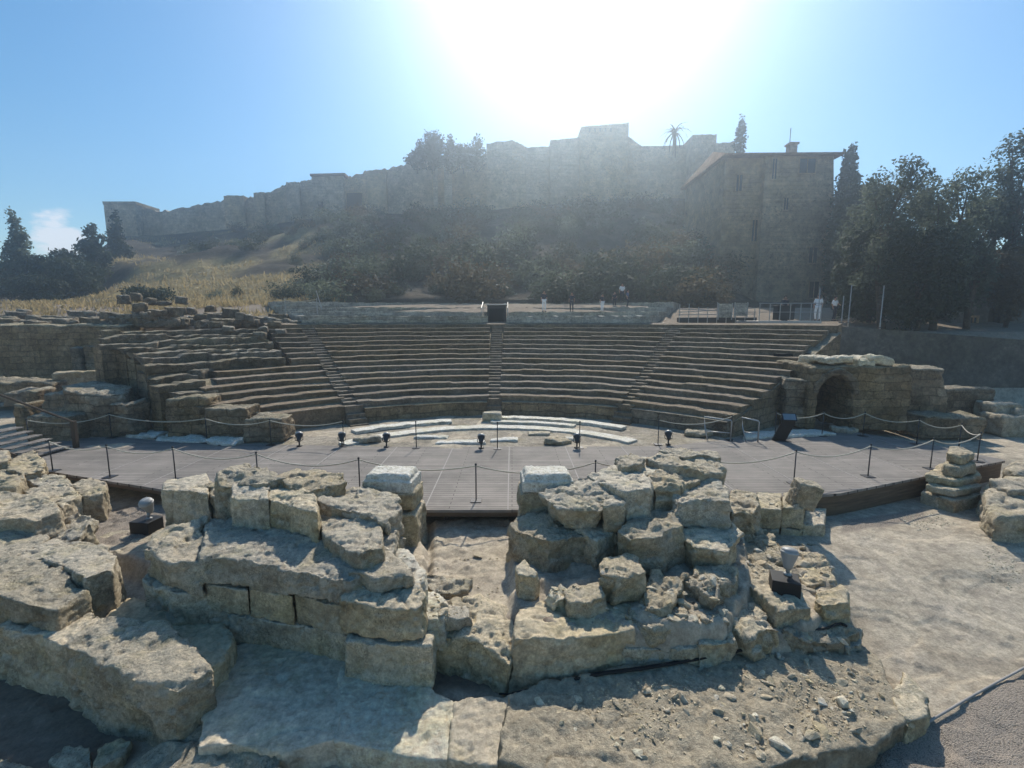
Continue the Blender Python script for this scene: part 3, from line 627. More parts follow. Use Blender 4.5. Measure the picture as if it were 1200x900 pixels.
# wall: left recess and first courses
rk([(112, 642), (118, 623), (190, 620), (186, 641), (150, 650)], -.42, -1.0, 'sand', 'sloping pale stone that carries the floodlight box on the left', amp=.6)
rk([(150, 652), (152, 630), (186, 628), (184, 648), (168, 654)], -.46, -1.1, 'sand', 'narrow shaded stone in the corner below the left floodlight', amp=.6)
rk([(172, 643), (182, 622), (238, 612), (243, 645), (238, 657), (200, 656)], .5, -.05, 'rough', 'honeycombed corner block topping the wall right of the left floodlight', amp=1.1, pits=1.8)
rk([(166, 645), (182, 622), (262, 620), (266, 655), (238, 658), (200, 658)], -.06, -1.1, 'sand', 'hollowed lower block under the honeycombed corner block', amp=.9, zref=.5)
rk([(238, 651), (243, 606), (345, 600), (420, 592), (461, 613), (452, 655), (407, 675), (305, 657)], .58, .09, 'rough', 'very long top course block with a sunlit ledge along the left wall', amp=.8)
rk([(238, 653), (238, 630), (288, 632), (287, 657)], .07, -.43, 'sand', 'greyish square block, leftmost of the middle course in the left wall', zref=.58, amp=.3, taper=1, smooth=2, grow=.012)
rk([(289, 657), (289, 634), (341, 640), (341, 665)], .07, -.45, 'sand', 'block with an arched scar, second in the middle course of the left wall', zref=.58, amp=.3, taper=1, smooth=2, grow=.012)
rk([(343, 665), (343, 642), (406, 650), (405, 676)], .07, -.42, 'sand', 'block with pale etched veins, third in the middle course of the left wall', zref=.58, amp=.3, taper=1, smooth=2, grow=.012)
rk([(262, 654), (262, 636), (405, 652), (406, 675), (341, 664), (288, 656)], -.46, -1.05, 'sand', 'long bottom course block of the left wall beside the shaded floor', zref=.58, amp=.3, taper=1, smooth=2, grow=.012)
rk([(410, 674), (428, 647), (456, 650), (481, 668), (479, 677), (440, 679)], .52, .28, 'rough', 'three cornered cap stone with a peaked rear on the rounded wall end', amp=1.0)
rk([(402, 701), (412, 680), (482, 680), (495, 695), (489, 709), (440, 707)], .32, -.24, 'sand', 'worn middle block of the rounded wall end with a pale chipped rim', amp=.6)
rk([(407, 707), (412, 682), (490, 682), (504, 700), (500, 713), (440, 711)], -.26, -1.05, 'sand', 'big smooth yellow block at the foot of the rounded wall end', zref=.32, amp=.45)
rk([(455, 663), (462, 646), (480, 648), (494, 668), (490, 690), (478, 684)], .33, -.3, 'sand_pale', 'whitish crumbling stone beside the cap stone at the wall end', amp=1.1)
# upper blocks of the left ruin
rk([(192, 572), (198, 562), (240, 556), (246, 566), (243, 577), (215, 575)], .84, -.3, 'sand', 'upright end block with a flat yellow face behind the left floodlight', amp=.6)
rk([(243, 573), (246, 560), (280, 562), (279, 580), (262, 581)], .82, .1, 'rough', 'crumbled dark block between the upright end block and the tall cracked block', amp=1.2)
rk([(270, 580), (275, 566), (312, 565), (315, 583)], 1.18, .5, 'sand', 'left half of the tall cracked block on the left ruin', amp=.55)
rk([(316, 583), (314, 566), (350, 571), (373, 585), (369, 600), (345, 592)], 1.16, .5, 'sand', 'right half of the tall cracked block, its broken end facing the camera', amp=.8)
rk([(254, 556), (288, 541), (312, 548), (330, 559), (300, 566), (262, 563)], 1.3, .3, 'rough', 'peaked pale stone on the top ridge of the left ruin', amp=1.1)
rk([(320, 556), (345, 547), (380, 547), (402, 554), (402, 565), (362, 576), (335, 571)], 1.2, .3, 'rough', 'flat layered pale stone on the top ridge right of the peaked stone', amp=1.0)
rk([(368, 590), (378, 577), (425, 568), (461, 578), (468, 591), (450, 606), (415, 598)], 1.0, -.35, 'rough', 'bulky block with a rounded broken end just left of the white plinth', amp=.9, smooth=5)
rk([(370, 599), (385, 591), (430, 600), (446, 619), (445, 638), (420, 648), (380, 626)], .84, .3, 'rough', 'smooth hump of stone curving down in front of the bulky block', amp=.7, smooth=5)
# ------------------------------------------------ centre opening
rk([(503, 739), (508, 716), (560, 704), (606, 714), (604, 745), (590, 764), (560, 749)], -.42, -1.35, 'sand', 'broken sloping wall core closing the gap between the two ruins', amp=1.0)
rk([(514, 722), (518, 712), (546, 710), (548, 720), (535, 724)], -.2, -.42, 'grey', 'dark flat stone bedded in the crumbled gap of the wall', amp=.5)
rk([(488, 706), (496, 690), (520, 700), (516, 715), (500, 722)], -.05, -.6, 'sand_pale', 'crumbling pale lump at the left side of the gap', amp=1.5)
rk([(492, 680), (512, 672), (550, 676), (548, 684), (512, 690)], -.24, -.6, 'rough', 'low jagged rim stone across the gap floor', amp=1.3)
# ------------------------------------------------ RIGHT PILE
rk([(605, 748), (612, 716), (650, 702), (734, 705), (738, 735), (700, 742), (640, 749)], -.2, -1.15, 'mortar', 'long pale cemented block at the foot of the right pile', amp=.6)
rk([(733, 758), (738, 736), (800, 728), (822, 733), (820, 757), (780, 760)], -.55, -1.05, 'sand', 'low yellow stone at the cable, right of the long cemented block', amp=.7)
rk([(822, 757), (824, 735), (850, 733), (860, 747), (840, 755)], -.53, -1.05, 'sand', 'small hollow stone ending the low course by the cable', amp=1.0)
rk([(632, 574), (650, 565), (690, 564), (706, 570), (708, 590), (700, 592), (655, 589)], 1.0, .36, 'sand', 'great wedge shaped boulder leaning on the right pile with a sunlit cracked top', amp=.8, taper=.66, lean=(0, .05), smooth=12, grow=.07)
rk([(707, 570), (712, 561), (732, 566), (737, 576), (730, 588), (709, 590)], 1.02, .34, 'sand', 'rounded half boulder split off the great wedge shaped boulder', amp=.7, taper=.8, smooth=12, grow=.07)
rk([(690, 556), (715, 546), (745, 548), (763, 559), (760, 571), (735, 576), (705, 566)], 1.12, .2, 'sand', 'smooth rounded boulder behind the great wedge boulder', amp=.8, smooth=12, grow=.07)
rk([(600, 613), (612, 604), (650, 600), (682, 604), (684, 624), (640, 630), (605, 622)], .4, -.45, 'rough', 'dark broad boulder carrying the great wedge boulder', amp=.9)
rk([(676, 619), (700, 606), (726, 605), (728, 618), (700, 632)], .38, -.4, 'sand', 'shaded smooth boulder under the right side of the great wedge', amp=.7, smooth=12, grow=.07)
rk([(722, 536), (740, 530), (752, 537), (750, 543), (730, 545)], 1.25, .6, 'grey', 'small flat boulder at the far left top of the right pile', amp=.8, smooth=12, grow=.07)
rk([(762, 538), (775, 531), (820, 530), (846, 540), (845, 552), (815, 550), (788, 546)], 1.2, .1, 'grey', 'largest grey boulder crowning the far right of the pile', amp=1.0, smooth=12, grow=.07)
rk([(760, 556), (780, 546), (808, 548), (818, 559), (800, 567), (768, 567)], 1.08, .2, 'grey', 'grey boulder with a bright rim in front of the crowning boulder', amp=1.0, smooth=12, grow=.07)
rk([(740, 546), (750, 535), (788, 537), (783, 545), (762, 555), (750, 553)], 1.04, .4, 'sand_pale', 'bright pale slab between boulders at the top of the right pile', amp=.4, smooth=12, grow=.07)
rk([(776, 528), (800, 524), (838, 527), (842, 533), (800, 535)], 1.3, .8, 'rough', 'thin rough slab at the very top rear of the right pile', amp=.8)
rk([(793, 574), (806, 564), (838, 563), (850, 575), (852, 586), (820, 583), (797, 583)], .95, .3, 'grey', 'squarish boulder with pale crusts on its top, right side of the pile', amp=.9, smooth=12, grow=.07)
rk([(728, 623), (740, 610), (768, 597), (792, 603), (797, 617), (765, 628), (738, 629)], .56, -.2, 'rough', 'block with a shaggy sunlit top in the middle of the right pile', amp=1.0, smooth=4)
rk([(794, 622), (815, 612), (855, 614), (866, 625), (850, 642), (815, 638)], .36, -.4, 'sand', 'shaded yellow boulder below the squarish boulder', amp=.9, taper=.8, smooth=12, grow=.07)
rk([(701, 668), (712, 655), (735, 650), (749, 655), (749, 668), (720, 675)], .3, -.24, 'rough', 'lone yellow boulder standing in the sunlit hollow of the right pile', amp=.9, smooth=12, grow=.07)
rk([(665, 691), (672, 683), (700, 684), (707, 697), (690, 702), (669, 702)], .06, -.25, 'grey', 'small squared stone on top of the long cemented block', amp=.6)
rk([(606, 666), (615, 660), (629, 667), (625, 672), (609, 672)], .2, -.3, 'sand', 'small upright stone at the left foot of the right pile', amp=.6)
rk([(643, 695), (655, 686), (664, 690), (663, 700), (650, 704)], -.02, -.3, 'sand_pale', 'little pale wedge stone left of the small squared stone', amp=.8)
rk([(750, 690), (762, 673), (800, 671), (803, 690), (780, 703), (753, 702)], .02, -.5, 'rough', 'crumbly sunlit lump below the block with the shaggy top', amp=1.5)
rk([(803, 678), (812, 660), (850, 656), (862, 680), (835, 697)], .0, -.6, 'rough', 'shaded rugged mass under the yellow boulder on the right', amp=1.5, smooth=12, grow=.07)
rk([(850, 586), (858, 575), (880, 578), (890, 592), (884, 600), (855, 600)], .3, -.7, 'rough', 'crumbling stone joining the right pile to the small block wall', amp=1.3)
rk([(738, 722), (746, 705), (790, 700), (797, 720), (768, 730)], -.2, -.75, 'rough', 'rough lump behind the low yellow stone at the cable', amp=1.2)
rk([(799, 720), (802, 700), (850, 704), (853, 728), (822, 733)], -.3, -.85, 'rough', 'rough broad stone behind the small hollow stone by the cable', amp=1.2)
rk([(853, 732), (857, 692), (876, 688), (908, 738), (882, 748)], -.5, -1.05, 'sand', 'sloping stone wedged against the left side of the long yellow pedestal', amp=1.2)
rk([(925, 748), (940, 732), (985, 722), (1002, 737), (985, 750), (950, 754)], -.7, -1.1, 'rough', 'low crumbling ledge at the foot of the right floodlight pedestal', amp=1.2)
rk([(868, 655), (876, 632), (905, 628), (925, 650), (895, 662)], -.38, -.8, 'rough', 'half buried stone in the rubble behind the long yellow pedestal', amp=1.2)
rk([(930, 672), (938, 650), (965, 655), (972, 678), (950, 684)], -.52, -.9, 'grey', 'half buried grey stone in the rubble right of the right floodlight', amp=1.2)
# small block wall by the stage edge
for (x0, x1, z1, z0, lab, mt) in [(860, 884, .07, -.42, 'leftmost upper stone of the small yellow block wall at the stage edge', 'sand'), (886, 915, .1, -.42, 'middle upper stone of the small yellow block wall, under the tilted stone', 'sand'), (917, 942, .12, -.42, 'rightmost upper stone of the small yellow block wall', 'sand'),
        (862, 892, -.44, -.95, 'leftmost lower stone of the small yellow block wall', 'sand'), (893, 915, -.44, -.95, 'second lower stone of the small yellow block wall', 'sand'), (917, 942, -.44, -.95, 'third lower stone of the small yellow block wall', 'sand'), (943, 968, -.3, -.95, 'stepped end stone of the small yellow block wall beside the dark fascia', 'sand')]:
    rk([(x0, 596), (x0 + 2, 578), (x1 + 1, 579), (x1, 597)], z1, z0, mt, lab, zref=.07, amp=.3, taper=1, vox=.03, smooth=2, grow=.04)
p = G(938, 592, .08); tl = rk([(p[0] - .28, p[1] - .15), (p[0] + .22, p[1] - .2), (p[0] + .25, p[1] + .2), (p[0] - .25, p[1] + .22)], .7, .05, 'grey', 'single tilted grey stone standing upright on the small block wall', world=True, amp=.5, taper=.9, smooth=4)
tl.rotation_euler = (R(4), R(14), 0)
# pedestal, boulders right of the pile
rk([(912, 713), (949, 709), (926, 670), (888, 658), (864, 671)], -.3, -1.0, 'sand', 'long yellow pedestal block under the right floodlight', amp=.5)
rk([(955, 701), (960, 688), (985, 684), (994, 695), (990, 707), (965, 709)], -.36, -.95, 'sand', 'rounded boulder just right of the right floodlight pedestal', amp=.9, smooth=12, grow=.07)
rk([(946, 734), (955, 726), (975, 727), (982, 737), (960, 741)], -.72, -1.0, 'grey', 'flat grey stone at the right foot of the floodlight pedestal', amp=.5)
rk([(985, 745), (995, 733), (1010, 738), (1012, 752), (995, 756)], -.85, -1.2, 'sand', 'knobbly yellow stone where the cable ends', amp=1.0)
# floor slabs in front of the wall
rk([(238, 802), (256, 760), (300, 752), (405, 770), (393, 866), (332, 878), (276, 868), (236, 874)], -.94, -1.6, 'mortar', 'left cemented floor slab below the wall, mostly in the shadow of the wall', amp=.5, taper=1.02, pits=.5)
rk([(140, 912), (185, 858), (236, 806), (243, 866), (275, 872), (330, 885), (330, 940), (140, 940)], -1.1, -1.6, 'rough', 'rough sunlit slope of stone at the bottom left of the floor slabs', amp=1.0, tilt=(.12, .1))
rk([(394, 866), (406, 770), (500, 782), (506, 808), (530, 822), (528, 882), (460, 876)], -.94, -1.6, 'sand_pale', 'middle floor slab with a ragged whitish top below the wall', amp=.5, taper=1.02, pits=.6)
rk([(529, 884), (533, 822), (604, 817), (604, 868), (585, 896)], -.92, -1.6, 'mortar', 'square flat floor slab at the bottom centre', amp=.35, taper=1.02, pits=.5)
rk([(604, 818), (640, 806), (735, 786), (860, 757), (960, 740), (1000, 735), (1032, 768), (1060, 820), (1062, 838), (1000, 866), (900, 896), (800, 918), (690, 930), (590, 900)], -.86, -1.65, 'earthy', 'broad rubble topped footing filling the lower right foreground', pits=.5, amp=.7, vox=.036, smooth=4, taper=1.0, cat='stone footing')
rk([(1046, 818), (1060, 792), (1084, 818), (1092, 826), (1085, 838), (1062, 846)], -1.0, -1.5, 'sand', 'yellow stone end of the footing beside the gravel at the lower right', amp=.8)
rk([(62, 892), (80, 875), (105, 880), (104, 893), (80, 903)], -1.3, -1.6, 'grey', 'angular grey stone on the dark soil at the bottom left', amp=.5)
rk([(110, 893), (118, 875), (140, 865), (148, 872), (140, 886), (120, 898)], -1.25, -1.6, 'grey', 'smooth oblong grey stone lying right of the angular one at bottom left', amp=.4, smooth=5)
rk([(-30, 900), (-20, 880), (12, 884), (20, 900), (0, 915)], -1.3, -1.6, 'rough', 'lowest crumbled stone in the bottom left corner of the picture', amp=1.0)
rk([(18, 908), (30, 893), (58, 897), (60, 912), (36, 920)], -1.32, -1.6, 'rough', 'crumbled stone cut by the bottom edge on the dark soil', amp=1.0)
# masonry stump and boulders at the right
for (pts, z, zb, lab) in [([(1080, 574), (1100, 580), (1112, 558), (1094, 560)], -.27, -.95, 'front left footing stone of the stepped masonry stump on the right'),
        ([(1101, 580), (1119, 586), (1150, 578), (1135, 562), (1113, 558)], -.27, -.95, 'front right footing stone of the stepped masonry stump on the right')]:
    rk(pts, z, zb, 'grey', lab, amp=.4, taper=1, vox=.045)
rk([(1086, 576), (1119, 583), (1147, 576), (1132, 561), (1098, 559)], -.06, -.26, 'grey', 'thin slab in the middle of the stepped masonry stump', zref=-.26, amp=.4, taper=1, vox=.045)
rk([(1084, 573), (1119, 580), (1146, 573), (1130, 560), (1098, 558)], .18, -.05, 'grey', 'thick upper slab of the stepped masonry stump', zref=-.26, amp=.5, taper=1, vox=.045)
rk([(1103, 572), (1122, 577), (1139, 571), (1128, 560), (1108, 561)], .5, .19, 'grey', 'round lower drum on top of the stepped masonry stump', zref=-.26, amp=.5, vox=.045, smooth=5)
rk([(1106, 571), (1122, 575), (1136, 570), (1127, 561), (1110, 562)], .8, .51, 'grey', 'uppermost layered drum of the stepped masonry stump', zref=-.26, amp=.7, vox=.045, smooth=5)
rk([(1156, 592), (1150, 578), (1175, 570), (1235, 575), (1235, 606), (1168, 602)], .02, -.9, 'grey', 'large layered boulder at the right edge of the picture', amp=1.1, vox=.045, smooth=12, grow=.07)
rk([(1150, 574), (1162, 564), (1185, 566), (1190, 574), (1160, 580)], .0, -.8, 'grey', 'flat ledge stone behind the large layered boulder at the right edge', amp=.9, vox=.05, smooth=12, grow=.07)
rk([(1158, 562), (1175, 556), (1225, 560), (1225, 573), (1182, 572)], .22, -.6, 'grey', 'long boulder second from the back at the right edge', amp=.9, vox=.05, smooth=12, grow=.07)
rk([(1178, 546), (1190, 536), (1235, 538), (1235, 553), (1192, 553)], .32, -.5, 'grey', 'farthest dark boulder at the right edge beside the deck corner', amp=.9, vox=.05, smooth=12, grow=.07)

# ------------------------------------------------ marble plinths each side of the gap
def plinth(name, label, px, Y, w, d, rz, seed):
    X = D(px, 560, Y)[0]; t = empty(name, (X, Y, -.7), rz); tag(t, label, 'plinth')
    mb = MB(); z0 = 1.52
    prof = [(0, 0), (0, .24), (.015, .255), (.05, .265), (.055, .31), (.085, .375), (.11, .385), (.12, .40)]
    v = []; f = []
    for (o_, z_) in prof: v += [(-w / 2 + o_, -d / 2 + o_, z0 + z_), (w / 2 - o_, -d / 2 + o_, z0 + z_), (w / 2 - o_, d / 2 - o_, z0 + z_), (-w / 2 + o_, d / 2 - o_, z0 + z_)]
    for k in range(len(prof) - 1):
        for m in range(4): f.append((k * 4 + m, k * 4 + (m + 1) % 4, k * 4 + 4 + (m + 1) % 4, k * 4 + 4 + m))
    e = 4 * (len(prof) - 1); f += [(3, 2, 1, 0), (e, e + 1, e + 2, e + 3)]; mb.add(v, f)
    o = mb.build('marble_moulding', None, t); md = o.modifiers.new('r', 'REMESH'); md.mode = 'VOXEL'; md.voxel_size = .018; ROCKQ.append((o, 'marble', .12, 1, seed, .018, .25))
    return t
pl1 = plinth('marble_plinth', 'white moulded marble plinth left of the gap, on a rounded yellow drum', 460, 10.35, 1.14, .8, R(-4), 1)
pl2 = plinth('marble_plinth', 'white moulded marble plinth right of the gap, partly behind the great wedge boulder', 640, 10.35, 1.14, .8, R(3), 2)
def plock(t, x0, x1, y0, y1, z, zb, mat, name, **kw):
    L = np.array(t.location); q = [(L[0] + x0, L[1] + y0), (L[0] + x1, L[1] + y0), (L[0] + x1, L[1] + y1), (L[0] + x0, L[1] + y1)]
    o = rock(name, q, L[2] + z, L[2] + zb, mat, world=True, vox=.04, **kw); o.location = Vector(np.array(o.location) - L); o.parent = t
plock(pl1, -.5, .58, -.38, .38, 1.515, 1.08, 'sand', 'drum', amp=.5, smooth=5, taper=.95)
plock(pl1, -.5, .6, -.4, .42, 1.07, -.1, 'sand', 'base_block', amp=.6, smooth=5)
plock(pl2, -.56, .5, -.36, .38, 1.515, .98, 'sand', 'drum', amp=.4, smooth=4)
plock(pl2, -.54, .5, -.34, .4, .97, -.1, 'sand', 'base_block', amp=.5, smooth=4)

# ================================================================== RUINS LEFT (behind the stage)
RU = dict(cat='ruined wall')
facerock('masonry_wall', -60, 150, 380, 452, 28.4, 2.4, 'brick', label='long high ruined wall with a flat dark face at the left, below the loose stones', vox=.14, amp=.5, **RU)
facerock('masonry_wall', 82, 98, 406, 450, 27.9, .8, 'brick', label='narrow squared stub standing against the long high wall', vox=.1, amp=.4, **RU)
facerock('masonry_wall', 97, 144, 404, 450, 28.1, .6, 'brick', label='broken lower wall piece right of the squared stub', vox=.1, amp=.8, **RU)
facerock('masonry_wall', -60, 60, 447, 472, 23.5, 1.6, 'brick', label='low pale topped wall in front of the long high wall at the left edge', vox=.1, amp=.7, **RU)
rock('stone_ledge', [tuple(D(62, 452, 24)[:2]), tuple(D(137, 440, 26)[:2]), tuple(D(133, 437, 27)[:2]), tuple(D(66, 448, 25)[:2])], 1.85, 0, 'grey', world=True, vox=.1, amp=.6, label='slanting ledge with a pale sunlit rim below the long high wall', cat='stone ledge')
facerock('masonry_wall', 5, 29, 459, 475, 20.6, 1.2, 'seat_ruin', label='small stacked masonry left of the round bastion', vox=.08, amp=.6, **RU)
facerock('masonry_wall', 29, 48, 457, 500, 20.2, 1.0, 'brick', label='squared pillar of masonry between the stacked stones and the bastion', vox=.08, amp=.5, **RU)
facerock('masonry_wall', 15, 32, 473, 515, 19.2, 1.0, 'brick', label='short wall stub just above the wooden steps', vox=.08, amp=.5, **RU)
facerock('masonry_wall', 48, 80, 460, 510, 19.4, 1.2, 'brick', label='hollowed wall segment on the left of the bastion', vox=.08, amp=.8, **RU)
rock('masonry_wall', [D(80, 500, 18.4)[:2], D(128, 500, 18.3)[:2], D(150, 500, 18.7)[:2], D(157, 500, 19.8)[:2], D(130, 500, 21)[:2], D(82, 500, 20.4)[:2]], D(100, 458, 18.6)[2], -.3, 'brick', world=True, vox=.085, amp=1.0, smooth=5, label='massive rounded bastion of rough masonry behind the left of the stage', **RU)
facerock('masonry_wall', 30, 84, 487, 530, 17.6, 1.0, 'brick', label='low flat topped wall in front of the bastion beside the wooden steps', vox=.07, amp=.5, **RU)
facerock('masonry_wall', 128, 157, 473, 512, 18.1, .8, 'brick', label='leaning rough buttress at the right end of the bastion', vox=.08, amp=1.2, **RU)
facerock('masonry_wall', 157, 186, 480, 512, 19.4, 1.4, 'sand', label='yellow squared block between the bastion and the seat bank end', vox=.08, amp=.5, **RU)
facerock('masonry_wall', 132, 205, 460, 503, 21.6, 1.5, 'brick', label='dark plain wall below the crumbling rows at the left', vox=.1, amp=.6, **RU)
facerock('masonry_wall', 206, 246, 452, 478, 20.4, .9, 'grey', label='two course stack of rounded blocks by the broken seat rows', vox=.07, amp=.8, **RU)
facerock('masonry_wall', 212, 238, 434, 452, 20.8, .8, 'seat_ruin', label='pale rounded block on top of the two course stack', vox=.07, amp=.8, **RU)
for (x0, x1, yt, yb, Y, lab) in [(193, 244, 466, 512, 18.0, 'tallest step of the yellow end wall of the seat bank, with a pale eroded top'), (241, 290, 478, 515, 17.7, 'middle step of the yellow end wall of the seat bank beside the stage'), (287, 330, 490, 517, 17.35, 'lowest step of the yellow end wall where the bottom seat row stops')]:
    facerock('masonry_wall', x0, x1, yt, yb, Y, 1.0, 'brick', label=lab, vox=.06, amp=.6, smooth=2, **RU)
# row of loose stones along the top of the ruined seats
protos = []
for k in range(7):
    w, d, h = random.uniform(.55, .95), random.uniform(.5, .7), random.uniform(.42, .72)
    o = rock('loose_block', [(-w / 2, -d / 2), (w / 2, -d / 2), (w / 2, d / 2), (-w / 2, d / 2)], h, 0, 'seat_ruin', world=True, vox=.085, amp=.7, smooth=3, label='rough squared stone in the loose line topping the ruins below the dry grass', cat='stone', group='loose stones topping the left ruins'); protos.append(o)
spots = []
for px in np.arange(-8, 345, 7.2):
    spots.append((px + random.uniform(-2, 2), random.uniform(29.6, 31.5), 0, 1.0))
for px in np.arange(128, 205, 8.2): spots += [(px, 29.6, 0.02, .95), (px + random.uniform(-1.5, 1.5), 29.62, .5, .8)]
for px in np.arange(-5, 330, 11): spots.append((px + random.uniform(-3, 3), random.uniform(32, 34.5), .2, 1.1))
for px in np.arange(150, 335, 9.5): spots.append((px + random.uniform(-4, 4), random.uniform(25.5, 28.5), -.9, .8))
LOOSE = spots
# ------------------------------------------------ right: vaulted passage and walls
vp = empty('vaulted_passage', (14.4, 19.6, 0)); tag(vp, 'arched passage mouth in old masonry at the right end of the seat bank', 'vaulted passage')
VL = np.array([14.4, 19.6, 0])
def archwall(x0, x1, ztop, ax0, ax1, spring, Y, d, n=14):
    rad = (ax1 - ax0) / 2; cxa = (ax0 + ax1) / 2
    inner = [(ax0, -.1)] + [(cxa - rad * math.cos(math.pi * k / n), spring + rad * 1.05 * math.sin(math.pi * k / n)) for k in range(n + 1)] + [(ax1, -.1)]
    outer = [(x0, -.1)] + [(x0 + (x1 - x0) * k / n, ztop) for k in range(n + 1)] + [(x1, -.1)]
    v = []; f = []; m = len(inner)
    for yy in (Y, Y + d):
        for q in inner + outer: v.append((q[0], yy, q[1]))
    o2 = 2 * m
    for k in range(m - 1):
        f.append((k, k + 1, m + k + 1, m + k)); f.append((o2 + k + 1, o2 + k, o2 + m + k, o2 + m + k + 1))
        f.append((k + 1, k, o2 + k, o2 + k + 1)); f.append((m + k, m + k + 1, o2 + m + k + 1, o2 + m + k))
    f += [(0, m, o2 + m, o2), (m - 1, o2 + m - 1, o2 + 2 * m - 1, 2 * m - 1)]
    return v, f
ax0, ax1 = D(958, 480, 19.6)[0], D(998, 480, 19.6)[0]; wx0, wx1 = D(946, 480, 19.6)[0], D(1066, 480, 19.6)[0]
zt = D(1000, 428, 19.6)[2]; sp_ = D(980, 462, 19.6)[2]
v, f = archwall(wx0, wx1, zt, ax0, ax1, sp_, 19.6, 2.6)
me = mesh('arch_wall', np.array(v) - VL, f); o = link('arch_wall', me, None, vp); md = o.modifiers.new('r', 'REMESH'); md.mode = 'VOXEL'; md.voxel_size = .07
ROCKQ.append((o, 'brick', .55, 3, 5, .07, .8))
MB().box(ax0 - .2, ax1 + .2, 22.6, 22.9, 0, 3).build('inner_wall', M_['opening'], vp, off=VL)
v = []; f = []
n = 14
for k in range(n + 1):
    a = math.pi * k / n; ca, sa = math.cos(a), math.sin(a); rr = (ax1 - ax0) / 2; cc = (ax0 + ax1) / 2
    for (r_, y_) in ((rr + .03, 19.52), (rr + .32, 19.52), (rr + .32, 19.75), (rr + .03, 19.75)): v.append((cc - r_ * ca, y_, sp_ + r_ * 1.05 * sa))
for k in range(n):
    for m in range(4): f.append((k * 4 + m, k * 4 + (m + 1) % 4, k * 4 + 4 + (m + 1) % 4, k * 4 + 4 + m))
f += [(0, 1, 2, 3), (4 * n + 3, 4 * n + 2, 4 * n + 1, 4 * n)]
me = mesh('arch_ring', np.array(v) - VL, f); o = link('arch_ring', me, None, vp); md = o.modifiers.new('r', 'REMESH'); md.mode = 'VOXEL'; md.voxel_size = .06
ROCKQ.append((o, 'brick', .5, 2, 15, .06, .8))
facerock('masonry_wall', 1062, 1103, 431, 500, 20.4, 1.5, 'brick', label='masonry block with a dark square hole right of the arched passage', vox=.09, amp=.6, **RU)
facerock('masonry_wall', 1100, 1160, 456, 505, 21.4, 1.5, 'brick', label='dark lower wall stepping down right of the holed masonry', vox=.1, amp=.7, **RU)
facerock('masonry_wall', 1086, 1152, 488, 516, 19.0, 1.2, 'brick', label='long low block of masonry beside the right end of the stage', vox=.09, amp=.6, **RU)
facerock('masonry_wall', 925, 950, 444, 500, 19.9, 1.5, 'brick', label='rough jamb of masonry between the seat rows and the arched passage', vox=.09, amp=.8, **RU)
for k, (px, w, lab) in enumerate([(965, 20, 'left pale cap stone lying on the arched passage'), (985, 22, 'second pale cap stone lying on the arched passage'), (1008, 22, 'third pale cap stone lying on the arched passage'), (1030, 20, 'right pale cap stone lying on the arched passage')]):
    A = D(px - w / 2, 428, 20); Bq = D(px + w / 2, 428, 20)
    rock('cap_stone', [(A[0], 19.8), (Bq[0], 19.8), (Bq[0], 21.2), (A[0], 21.3)], zt + .28 + .05 * (k % 2), zt - .03, 'sand_pale', world=True, vox=.07, amp=.9, label=lab, cat='stone')
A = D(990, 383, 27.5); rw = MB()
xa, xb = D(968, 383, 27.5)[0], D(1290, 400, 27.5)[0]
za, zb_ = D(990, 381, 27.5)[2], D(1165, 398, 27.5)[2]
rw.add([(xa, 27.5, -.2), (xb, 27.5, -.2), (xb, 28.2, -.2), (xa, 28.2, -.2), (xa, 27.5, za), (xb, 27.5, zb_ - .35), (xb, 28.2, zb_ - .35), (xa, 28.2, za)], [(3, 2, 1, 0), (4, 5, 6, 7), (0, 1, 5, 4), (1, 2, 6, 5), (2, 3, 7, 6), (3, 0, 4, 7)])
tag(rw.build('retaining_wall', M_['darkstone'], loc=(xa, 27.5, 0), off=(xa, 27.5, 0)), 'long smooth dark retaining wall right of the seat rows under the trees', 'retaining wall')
for (x, w, z, lab) in [(1168, 26, .9, 'upper pale stone slab of the small heap at the far right'), (1178, 30, .55, 'lower pale stone slab of the small heap at the far right'), (1196, 22, .75, 'rightmost pale stone slab of the small heap at the far right')]:
    p = D(x, 480, 19 + z * 2); rock('stone_slab', [(p[0] - .6, p[1] - .5), (p[0] + .7, p[1] - .4), (p[0] + .6, p[1] + .5), (p[0] - .6, p[1] + .5)], z, -.35, 'grey', world=True, vox=.07, amp=.8, label=lab, cat='stone slab')
finish_rocks()
for k, (px, Y, dz, s) in enumerate(LOOSE):
    o = protos[k % 7] if k < 7 else protos[k % 7].copy()
    if k >= 7: COL.objects.link(o)
    p = D(px, 370, Y); ro_ = np.hypot(p[0] - CX, p[1] - CY)
    g = gz1(p[0], p[1])
    base = (g if Y > 30.6 or px < 250 and Y > 30.2 else 4.2) - .08 + dz
    if Y < 28.6: base = Z0 + DZ * (ro_ - R0) / DR - .15
    o.location = (p[0], Y, base); o.rotation_euler = (random.uniform(-.08, .08), random.uniform(-.08, .08), random.uniform(-.5, .5)); o.scale = (s, s, s * random.uniform(.8, 1.1))

